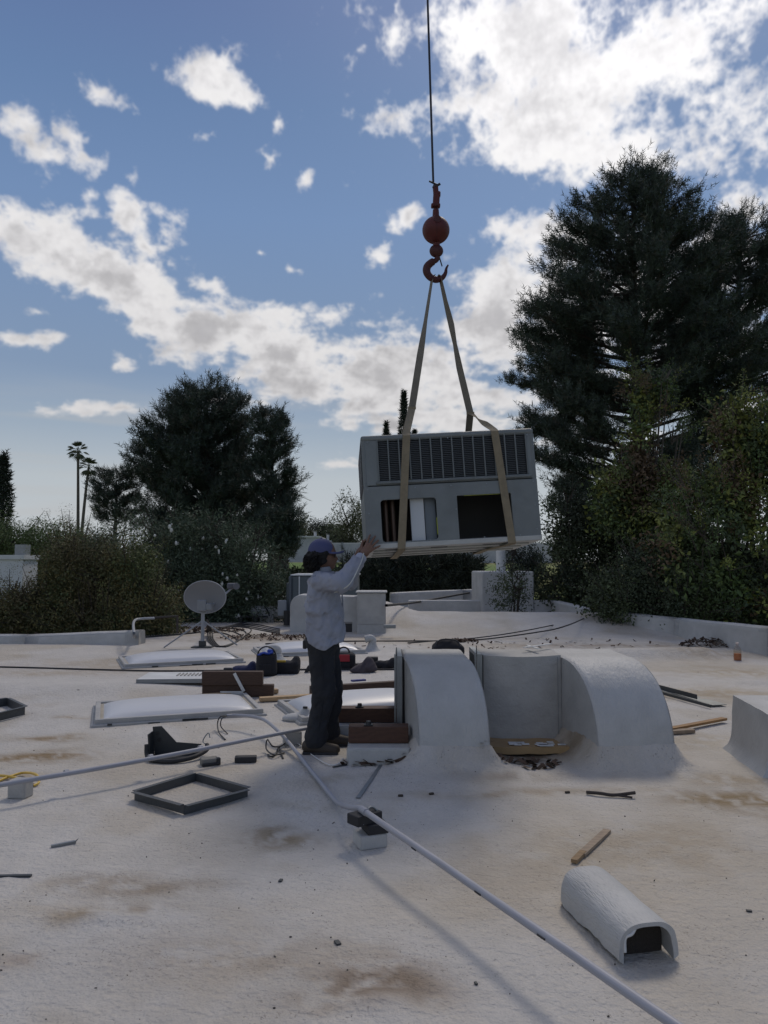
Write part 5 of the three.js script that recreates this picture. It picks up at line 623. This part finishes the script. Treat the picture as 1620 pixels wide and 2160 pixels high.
// cypresses
function cypress(label, px, top, d, r) { const x = at(px, d), y0 = groundH(x, -d), H = hgt(top, d) - y0, t = thing('cypress', label, 'cypress', V(x, y0 - .1, -d), 'cypresses'); part('trunk', taper([V(0, 0, 0), V(0, H * .5, 0), V(0, H * .97, 0)], .16, .02, 7, 8), barkM, t); const items = []; for (let i = 0; i < H * 90; i++) { const f = rnd(), a = rr(0, 6.28), q = r * Math.sqrt(rnd()) * Math.min(1, (1 - f) * 5) * (.75 + .4 * fbm(f * 9 + px, a, 2)), k = rr(.6, 1.2); items.push([V(Math.cos(a) * q, H * (.04 + .94 * f), Math.sin(a) * q), V(Math.cos(a) * .35, 1, Math.sin(a) * .35), rr(.7, 1.2), [.022 * k, .032 * k, .018 * k]]); } crownOf(t, TUFT[1], items); }
cypress('tallest slim cypress rising behind the unit and sling', 852, 818, 60, .42); cypress('short cypress tip rising behind the unit, left of the tall one', 815, 886, 62, .38); cypress('shortest cypress tip rising behind the unit and sling', 875, 902, 64, .36); cypress('dark cypress beside the pale green hedge', 4, 952, 40, .42);
// broadleaf plants
const LEAF = { round: spray(22, .30, .13, .075, 11), narrow: spray(26, .34, .20, .034, 12), fine: spray(30, .34, .11, .03, 13, .35), big: spray(15, .34, .14, .085, 14, .25, true), far: spray(24, .5, .22, .14, 15), spike: tuft(16, .6, .022, .5, 16) };
const GREENS = { dark: [[.045, .062, .030], [.065, .085, .034], [.038, .05, .026]], brown: [[.105, .085, .036], [.085, .09, .034], [.15, .125, .042], [.075, .098, .034], [.12, .135, .04]], olive: [[.10, .115, .05], [.08, .095, .04], [.12, .125, .055]], light: [[.11, .15, .045], [.09, .125, .04], [.14, .165, .05]], mixed: [[.07, .105, .034], [.095, .135, .038], [.055, .078, .03], [.17, .185, .04], [.12, .14, .04], [.115, .075, .04]], black: [[.026, .034, .022], [.034, .044, .026]], oleander: [[.08, .105, .06], [.095, .125, .07], [.062, .084, .048]] };
// lobes: [dx, y centre above the roof, dz, rx, ry, rz]
function shrub(name, label, category, x, z, lobes, n, leaf, pal, o = {}) {
  const y0 = groundH(x, z), t = thing(name, label, category, V(x, y0 - .1, z), o.group), items = [], vol = lobes.map((l) => l[3] * l[4] * l[5]), tot = vol.reduce((a, b) => a + b, 0), br = [], Y = (h) => h - y0 + .1, pal2 = GREENS[pal], sd = rr(0, 90);
  lobes.forEach((l, li) => { const N = Math.round(n * vol[li] / tot); const c = V(l[0], Y(l[1]), l[2]); for (let b = 0; b < (o.limbs ?? 5); b++) { const e = c.clone().add(V(rr(-.75, .75) * l[3], rr(-.2, .85) * l[4], rr(-.75, .75) * l[5])); br.push(taper([V(rr(-.2, .2), 0, rr(-.2, .2)), V(l[0] * .5 + rr(-.2, .2), c.y * .5, l[2] * .5), e], o.stem ?? .06, .012, 5, 7)); for (let q = 0; q < 3; q++) { const e2 = e.clone().add(V(rr(-.6, .6), rr(-.1, .7), rr(-.6, .6)).multiplyScalar(l[3] * .6)); br.push(taper([c.clone().lerp(e, .7), e2], .02, .006, 4, 3)); } }
    for (let i = 0; i < N; i++) { const d = V(rr(-1, 1), rr(-1, 1), rr(-1, 1)).normalize(), r = Math.pow(rnd(), o.shell ?? .45), lump = .70 + .55 * fbm(d.x * 2.6 + sd + li, d.y * 2.6 + d.z * 1.7, 3); const p = c.clone().add(V(d.x * l[3], d.y * l[4], d.z * l[5]).multiplyScalar(r * lump)); if (p.y < .2) continue; const hole = fbm(p.x * 1.25 + sd, p.y * 1.25 + p.z * 1.0, 3); if (hole < (o.hole ?? .34) + .05) continue; const g = fbm(p.x * .9 + sd * 2, p.y * .9 + p.z * .6, 3), ci = Math.min(pal2.length - 1, Math.floor(clamp((g - .25) * 2 + rr(-.15, .15)) * pal2.length)), k = rr(.7, 1.25), q = pal2[ci]; items.push([p, o.updir ? V(d.x * .6, 1, d.z * .6) : null, (o.size ?? 1) * rr(.7, 1.2), [q[0] * k, q[1] * k, q[2] * k]]); } });
  for (let i = 0; i < (o.sprigs ?? 0); i++) { const l = lobes[Math.floor(rnd() * lobes.length)], d = V(rr(-1, 1), rr(-.1, 1.2), rr(-.6, 1)).normalize(), a = V(l[0] + d.x * l[3] * .8, Y(l[1]) + d.y * l[4] * .8, l[2] + d.z * l[5] * .8), e = a.clone().addScaledVector(d, rr(.25, .75)).add(V(0, rr(-.05, .3), 0)); br.push(taper([a, e], .012, .004, 4, 3)); const q = pal2[Math.floor(rnd() * pal2.length)]; for (let j = 0; j < 5; j++) { const k = rr(.8, 1.3); items.push([a.clone().lerp(e, .25 + .75 * j / 4), o.updir ? d : null, (o.size ?? 1) * rr(.3, .55), [q[0] * k, q[1] * k, q[2] * k]]); } }
  part('stems', merged(br), o.bark ?? barkM, t); crownOf(t, LEAF[leaf], items, 'foliage'); return t;
}
rnd = mulberry(202);
// left of the dish
shrub('hedge', 'pale green feathery hedge beyond the brown shrub', 'hedge', at(60, 27), -27, [[-1.0, 1.7, 0, 1.5, 1.3, 1.0], [.8, 1.5, 0, 1.3, 1.3, 1.0], [-2.6, 1.6, 0, 1.4, 1.3, 1], [2.2, 1.3, 0, 1.2, 1.2, 1]], 4200, 'fine', 'light', { size: 1.25, sprigs: 40, hole: .22 });
shrub('shrub', 'large brown green feathery shrub hanging over the low parapet', 'shrub', at(215, 16.4), -16.6, [[-.65, 1.0, 0, .85, 1.15, .7], [.45, .85, 0, .8, 1.15, .7], [-1.15, .1, .2, .8, .8, .7], [1.05, .25, .3, .75, .8, .6], [-2.0, -.1, 0, .8, .6, .7], [0, .1, .5, 1.5, .5, .5]], 4600, 'fine', 'brown', { size: .95, hole: .3, limbs: 9, sprigs: 110 });
shrub('shrub', 'low brown olive shrub on the parapet, a white house behind it', 'shrub', at(10, 16), -16.3, [[0, .3, 0, .75, .7, .7], [-1.2, .5, 0, .9, .8, .8], [.8, .3, 0, .8, .75, .6]], 2300, 'fine', 'brown', { size: .95, sprigs: 40 });
function oleander(label, px, d, top, rx) { const h = hgt(top, d), t = shrub('oleander', label, 'oleander', at(px, d), -d, [[0, h - 1.2, 0, rx, 1.25, rx * .8], [-.4 * rx, h - 2.0, .2, rx, 1.2, rx * .8], [.5 * rx, h - 2.1, .2, rx, 1.2, rx * .8]], 1900, 'narrow', 'oleander', { group: 'flowering oleanders', size: 1, hole: .3, sprigs: 45 }); const fg = new THREE.IcosahedronGeometry(.055, 0), fm = mat(.62, .61, .55, .8); for (let i = 0; i < 22; i++) { const a = rr(0, 6.28), q = Math.sqrt(rnd()); const f = part('flower', fg, fm, t); f.position.set(Math.cos(a) * q * rx * .95, h - groundH(at(px, d), -d) - 1.25 + rr(-1.1, 1.1), Math.abs(Math.sin(a)) * rx * .75 + .1); f.scale.set(rr(.4, .85), rr(.5, 1.3), rr(.4, .8)); } }
oleander('oleander with white flowers rising behind the brown shrub', 345, 20, 1082, 1.25); oleander('tall white flowered oleander in the middle of the row', 425, 20.5, 1088, 1.2); oleander('white flowered oleander nearest the satellite dish', 505, 20, 1106, 1.0); oleander('sparse oleander with few flowers near the thin palms', 255, 21, 1104, 1.1);
shrub('shrub', 'low dark shrub behind the blue grey rooftop unit', 'shrub', at(575, 30), -30, [[0, .25, 0, 1.0, .5, .7], [1.2, .1, 0, .9, .5, .7]], 700, 'round', 'dark', { size: 1.1 });
shrub('hedge', 'clipped dark hedge on the lawn behind the cap', 'hedge', at(640, 46), -46, [[0, .35, 0, 1.7, .6, .9]], 900, 'far', 'dark', { size: .8 });
shrub('hedge', 'dark low hedge below the arched windows', 'hedge', at(745, 50), -50, [[0, .35, 0, 1.9, .6, 1]], 900, 'far', 'dark', { size: .8 });
// junipers behind the far parapet
for (const [px, top, rx, l] of [[780, 1185, 1.1, 'dark spreading juniper nearest the raised sleeve'], [845, 1180, 1.2, 'dark spreading juniper under the left sling'], [905, 1176, 1.2, 'dark spreading juniper under the middle of the unit'], [960, 1182, 1.0, 'dark spreading juniper beside the chimney block']]) shrub('juniper', l, 'juniper', at(px, 29), -29, [[0, hgt(top, 29) - .75, 0, rx, .85, 1], [0, hgt(top, 29) - 1.7, .3, rx * 1.15, .9, 1]], 1050, 'spike', 'black', { updir: true, sprigs: 50, group: 'junipers behind the far parapet', size: .9 });
shrub('shrub', 'thin dark leafed shrub beside the chimney block', 'shrub', at(1105, 27), -27, [[0, 1.2, 0, .8, 1.0, .6]], 380, 'round', 'black', { size: .8, hole: .42, limbs: 9 });
shrub('sapling', 'wispy green sapling in front of the chimney block', 'sapling', at(1080, 20.5), -20.6, [[0, .75, 0, .6, .75, .4]], 120, 'round', 'dark', { size: .6, limbs: 9, stem: .03, hole: .3 });
// broadleaf trees on the right
rnd = mulberry(303);
shrub('broadleaf_tree', 'slender light green tree in front of the tall pine', 'tree', at(1385, 21), -21, [[-.1, 5.7, 0, .55, 1.2, .6], [.1, 4.4, 0, .95, 1.2, .8], [-.5, 3.2, 0, 1.3, 1.2, 1.0], [.5, 2.6, 0, 1.3, 1.2, 1]], 1900, 'big', 'mixed', { size: .95, hole: .42, limbs: 7, sprigs: 60, group: 'leafy trees beyond the parapet', bark: barkGrey });
shrub('broadleaf_tree', 'leafy tree with yellowing and reddish leaves over the right parapet', 'tree', at(1570, 16.5), -17, [[.15, 4.3, 0, .55, .8, .6], [.9, 3.9, 0, .8, 1.0, .8], [-.7, 2.6, 0, 1.0, .9, .9], [.6, 2.5, 0, 1.2, 1.2, 1], [-.3, 1.4, .3, 1.6, 1.1, 1], [1.9, 3, 0, 1.3, 1.7, 1]], 3900, 'big', 'mixed', { size: .9, hole: .40, limbs: 8, sprigs: 120, group: 'leafy trees beyond the parapet', bark: barkGrey });
shrub('broadleaf_tree', 'dense dark leafy tree under the tall pine beside the unit', 'tree', at(1235, 22), -23, [[-.2, 2.6, 0, 1.0, 1.0, 1], [.4, 1.5, 0, 1.5, 1.1, 1], [-.3, .5, 0, 1.2, .9, 1], [1.3, 2.3, 0, 1.1, 1.1, 1], [1.6, .8, 0, 1.5, 1.2, 1]], 3200, 'round', 'dark', { size: 1.05, hole: .34, limbs: 7, sprigs: 60, group: 'leafy trees beyond the parapet' });
shrub('shrub', 'dark bush spilling over the parapet above the cables', 'shrub', at(1440, 16), -17.3, [[0, 1.0, 0, 1.2, 1.1, .8], [1.2, .9, .2, 1.3, 1.2, .8], [-.8, .6, 0, .9, .8, .8], [.2, .45, .9, .7, .5, .5], [2.4, .8, 0, 1.2, 1.1, .8]], 3600, 'round', 'dark', { size: .8, hole: .3, limbs: 8, sprigs: 90 });
// palms
function fanPalm(label, px, top, d, basePx) { const x = at(basePx, d), y0 = groundH(x, -d), H = hgt(top, d) - y0, dx = at(px, d) - x, t = thing('fan_palm', label, 'palm', V(x, y0, -d), 'thin fan palms'), R1 = d * 22 / FOCAL; part('trunk', taper([V(0, 0, 0), V(dx * .25, H * .4, 0), V(dx * .7, H * .8, 0), V(dx, H, 0)], .27, .17, 8, 12), mat(.11, .09, .075, .95), t); const fm = mat(.065, .08, .035, .7, { side: THREE.DoubleSide }), base = V(dx, H, 0);
  for (let i = 0; i < 36; i++) { const a = i * 2.4, e = rr(-1.0, 1.45), dir = V(Math.cos(a) * Math.cos(e), Math.sin(e), Math.sin(a) * Math.cos(e)), s = V(-Math.sin(a), 0, Math.cos(a)), up = s.clone().cross(dir), c = base.clone().addScaledVector(dir, R1 * .5), tr = []; for (let k = -4; k <= 4; k++) { const b = k * .27, q = dir.clone().multiplyScalar(Math.cos(b)).addScaledVector(s, Math.sin(b)), m = c.clone().addScaledVector(q, R1 * .3), tip = c.clone().addScaledVector(q, R1 * .62).add(V(0, -R1 * .14, 0)), w = s.clone().multiplyScalar(R1 * .05).addScaledVector(up, R1 * .03 * (k & 1 ? 1 : -1)); tr.push(c.x, c.y, c.z, m.x + w.x, m.y + w.y, m.z + w.z, m.x - w.x, m.y - w.y, m.z - w.z, m.x + w.x, m.y + w.y, m.z + w.z, tip.x, tip.y, tip.z, m.x - w.x, m.y - w.y, m.z - w.z); } const w = s.clone().multiplyScalar(.05); tr.push(base.x + w.x, base.y, base.z + w.z, base.x - w.x, base.y, base.z - w.z, c.x, c.y, c.z); part('frond', rawGeo(tr), fm, t); } }
fanPalm('taller of the two thin fan palms in the distance', 160, 950, 110, 165); fanPalm('shorter leaning fan palm beside the taller palm', 184, 984, 108, 170);
{ const d = 47, x = at(592, d), y0 = groundH(x, -d), H = hgt(1040, d) - y0, t = thing('date_palm', 'date palm with spiky fronds and knobbly trunk beside the pines', 'palm', V(x, y0, -d)); part('trunk', taper([V(0, 0, 0), V(.05, H * .5, 0), V(.1, H, 0)], .42, .48, 10, 10), barkGrey, t); const stub = new THREE.ConeGeometry(.12, .3, 4); const sl = []; for (let i = 0; i < 70; i++) { const a = i * 2.4; sl.push(stub.clone().rotateZ(-.9).rotateY(-a).translate(.07 + Math.cos(a) * .45, H * (.25 + .72 * i / 70), Math.sin(a) * .45)); } part('leaf_stubs', merged(sl), barkM, t, true);
  for (let i = 0; i < 34; i++) { const a = i * 2.4, e = rr(-.5, 1.3), L = rr(1.3, 1.9), tr = [], dir = V(Math.cos(a) * Math.cos(e), Math.sin(e), Math.sin(a) * Math.cos(e)), s = V(-Math.sin(a), 0, Math.cos(a)); for (let k = 0; k < 26; k++) { const u = (k >> 1) / 13, sg = k & 1 ? 1 : -1, p = V(.1, H, 0).addScaledVector(dir, L * u).add(V(0, -L * u * u * .28, 0)), q = p.clone().addScaledVector(s, sg * .45 * (1 - u * .6)).addScaledVector(dir, .28).add(V(0, -.06, 0)), w = dir.clone().multiplyScalar(.05); tr.push(p.x + w.x, p.y + w.y, p.z + w.z, p.x - w.x, p.y - w.y, p.z - w.z, q.x, q.y, q.z); } part('frond', rawGeo(tr), mat(.035, .05, .024, .7, { side: THREE.DoubleSide }), t); } }
// trees far off
rnd = mulberry(404);
const farTree = (label, px, top, d, rx, pal, n = 700, hole = .34) => { const h = hgt(top, d), x = at(px, d); shrub('distant_tree', label, 'tree', x, -d, [[0, h - rx * .8, 0, rx * .8, rx * .85, rx * .8], [rx * .4, h - rx * 1.5, 0, rx, rx * .9, rx], [-rx * .4, h - rx * 1.7, 0, rx, rx * .9, rx]], n, 'far', pal, { size: d / 70, group: 'trees far beyond the lawn', limbs: 4, hole, stem: .15 }); };
farTree('airy pale tree behind the white building roof', 632, 1078, 82, 1.7, 'olive', 330, .42); farTree('dark rounded tree between the airy pale tree and the olive one', 672, 1095, 88, 2.4, 'black', 900, .2); farTree('olive green tree standing against the hanging unit', 742, 1040, 76, 2.6, 'olive', 850, .38); farTree('rounded dark tree behind the flue of the white building', 705, 1105, 86, 2.0, 'dark', 700, .25); farTree('far green tree behind the unit, beyond the utility pole', 1165, 1128, 120, 3.4, 'olive', 600);
for (let i = 0; i < 14; i++) { const px = -500 + i * 200 + rr(-40, 40), d = rr(105, 150); farTree('far green tree on the horizon, mostly hidden', px, rr(1122, 1140), d, d / 24, 'dark', 260); }
{ const d = 115, t = thing('utility_pole', 'thin utility pole with crossarms far behind the parapet trees', 'pole', V(at(1175, d), groundH(at(1175, d), -d), -d)); const H = hgt(1085, d) - groundH(at(1175, d), -d); part('mast', new THREE.CylinderGeometry(.1, .14, H, 8).translate(0, H / 2, 0), barkGrey, t); part('crossarm', bx(1.6, .12, .12, 0, H - .5, .1), barkGrey, t); part('crossarm', bx(1.6, .12, .12, 0, H - 1.3, .1), barkGrey, t); }
// ---------------------------------------------------------------- neighbouring white houses
{
  const d = 72, P = (px) => at(px, d), Hh = (py) => hgt(py, d), x0 = P(575), t = thing('white_house', 'long white house with two flues and arched windows beyond the lawn', 'house', V(x0, -1, -d)), m = mat(.55, .56, .58, .8, { map: rep(scuffMap, .5) }); const box = (name, a, b, top, z0, z1, mm, par) => part(name, boxUV(bx(P(b) - P(a), Hh(top) + 1, z1 - z0, (P(a) + P(b)) / 2 - x0, (Hh(top) + 1) / 2, (z0 + z1) / 2)), mm, par ?? t);
  const w1 = box('wall', 575, 671, 1134, -8, 0, m); const w2 = box('wall', 671, 1170, 1147, -8, -1.2, m); box('wall', 679, 696, 1139, -3, -1.6, m); part('roof_cap', boxUV(bx(P(671) - P(575) + .2, .15, 8.2, (P(575) + P(671)) / 2 - x0, Hh(1134) + 1.075, -4)), M.white, w1); part('roof_cap', boxUV(bx(P(1170) - P(671), .12, 6.8, (P(671) + P(1170)) / 2 - x0, Hh(1147) + 1.06, -4.6)), M.white, w2);
  for (const [px, a, b, z] of [[663, 1121, 1134, -1], [688, 1126, 1139, -2.3]]) { const f = part('flue', new THREE.CylinderGeometry(.13, .13, Hh(a) - Hh(b), 14).translate(P(px) - x0, (Hh(a) + Hh(b)) / 2 + 1, z), M.white, t); part('flue_cap', new THREE.CylinderGeometry(.2, .16, .1, 14).translate(P(px) - x0, Hh(a) + 1.02, z), M.galv, f); }
  part('downpipe', new THREE.CylinderGeometry(.06, .06, 2.2, 8).translate(P(720) - x0, Hh(1168) + 1, -1.12), M.galv, t);
  for (const px of [734, 762, 1105, 1130]) { const sh = new THREE.Shape(); sh.moveTo(-.17, 0); sh.lineTo(.17, 0); sh.lineTo(.17, .5); sh.absarc(0, .5, .17, 0, Math.PI, false); const wn = part('window', new THREE.ExtrudeGeometry(sh, { depth: .06, bevelEnabled: false }).translate(P(px) - x0, Hh(1180) + 1, -1.19), mat(.03, .04, .06, .2), t); part('mullion', merged([bx(.035, .66, .03, 0, .33, 0), bx(.34, .035, .03, 0, .22, 0), bx(.34, .035, .03, 0, .45, 0)]).translate(P(px) - x0, Hh(1180) + 1, -1.11), M.white, wn); part('sill', bx(.46, .06, .12, P(px) - x0, Hh(1180) + .96, -1.12), M.white, wn); }
}
{ const d = 21, t = thing('white_house', 'white flat roofed house mostly hidden by the brown shrub', 'house', V(at(-60, d), groundH(at(-60, d), -d), -d)), m = mat(.6, .6, .6, .8), H = hgt(1180, d) - groundH(at(-60, d), -d), W = at(50, d) - at(-60, d); part('wall', boxUV(bx(W, H, .9, W / 2, H / 2, -.45)), m, t); part('roof_cap', bx(W + .1, .12, 1.0, W / 2, H + .06, -.45), M.white, t); part('roof_vent', bx(.3, .3, .3, W - .25, H + .26, -.5), M.galv, t); part('window', bx(.7, .9, .04, W * .35, H * .6, .03), mat(.03, .04, .05, .2), t); }


scene.traverse((o) => { if (o.isMesh) { o.castShadow = true; o.receiveShadow = true; } });
renderer.render(scene, camera);
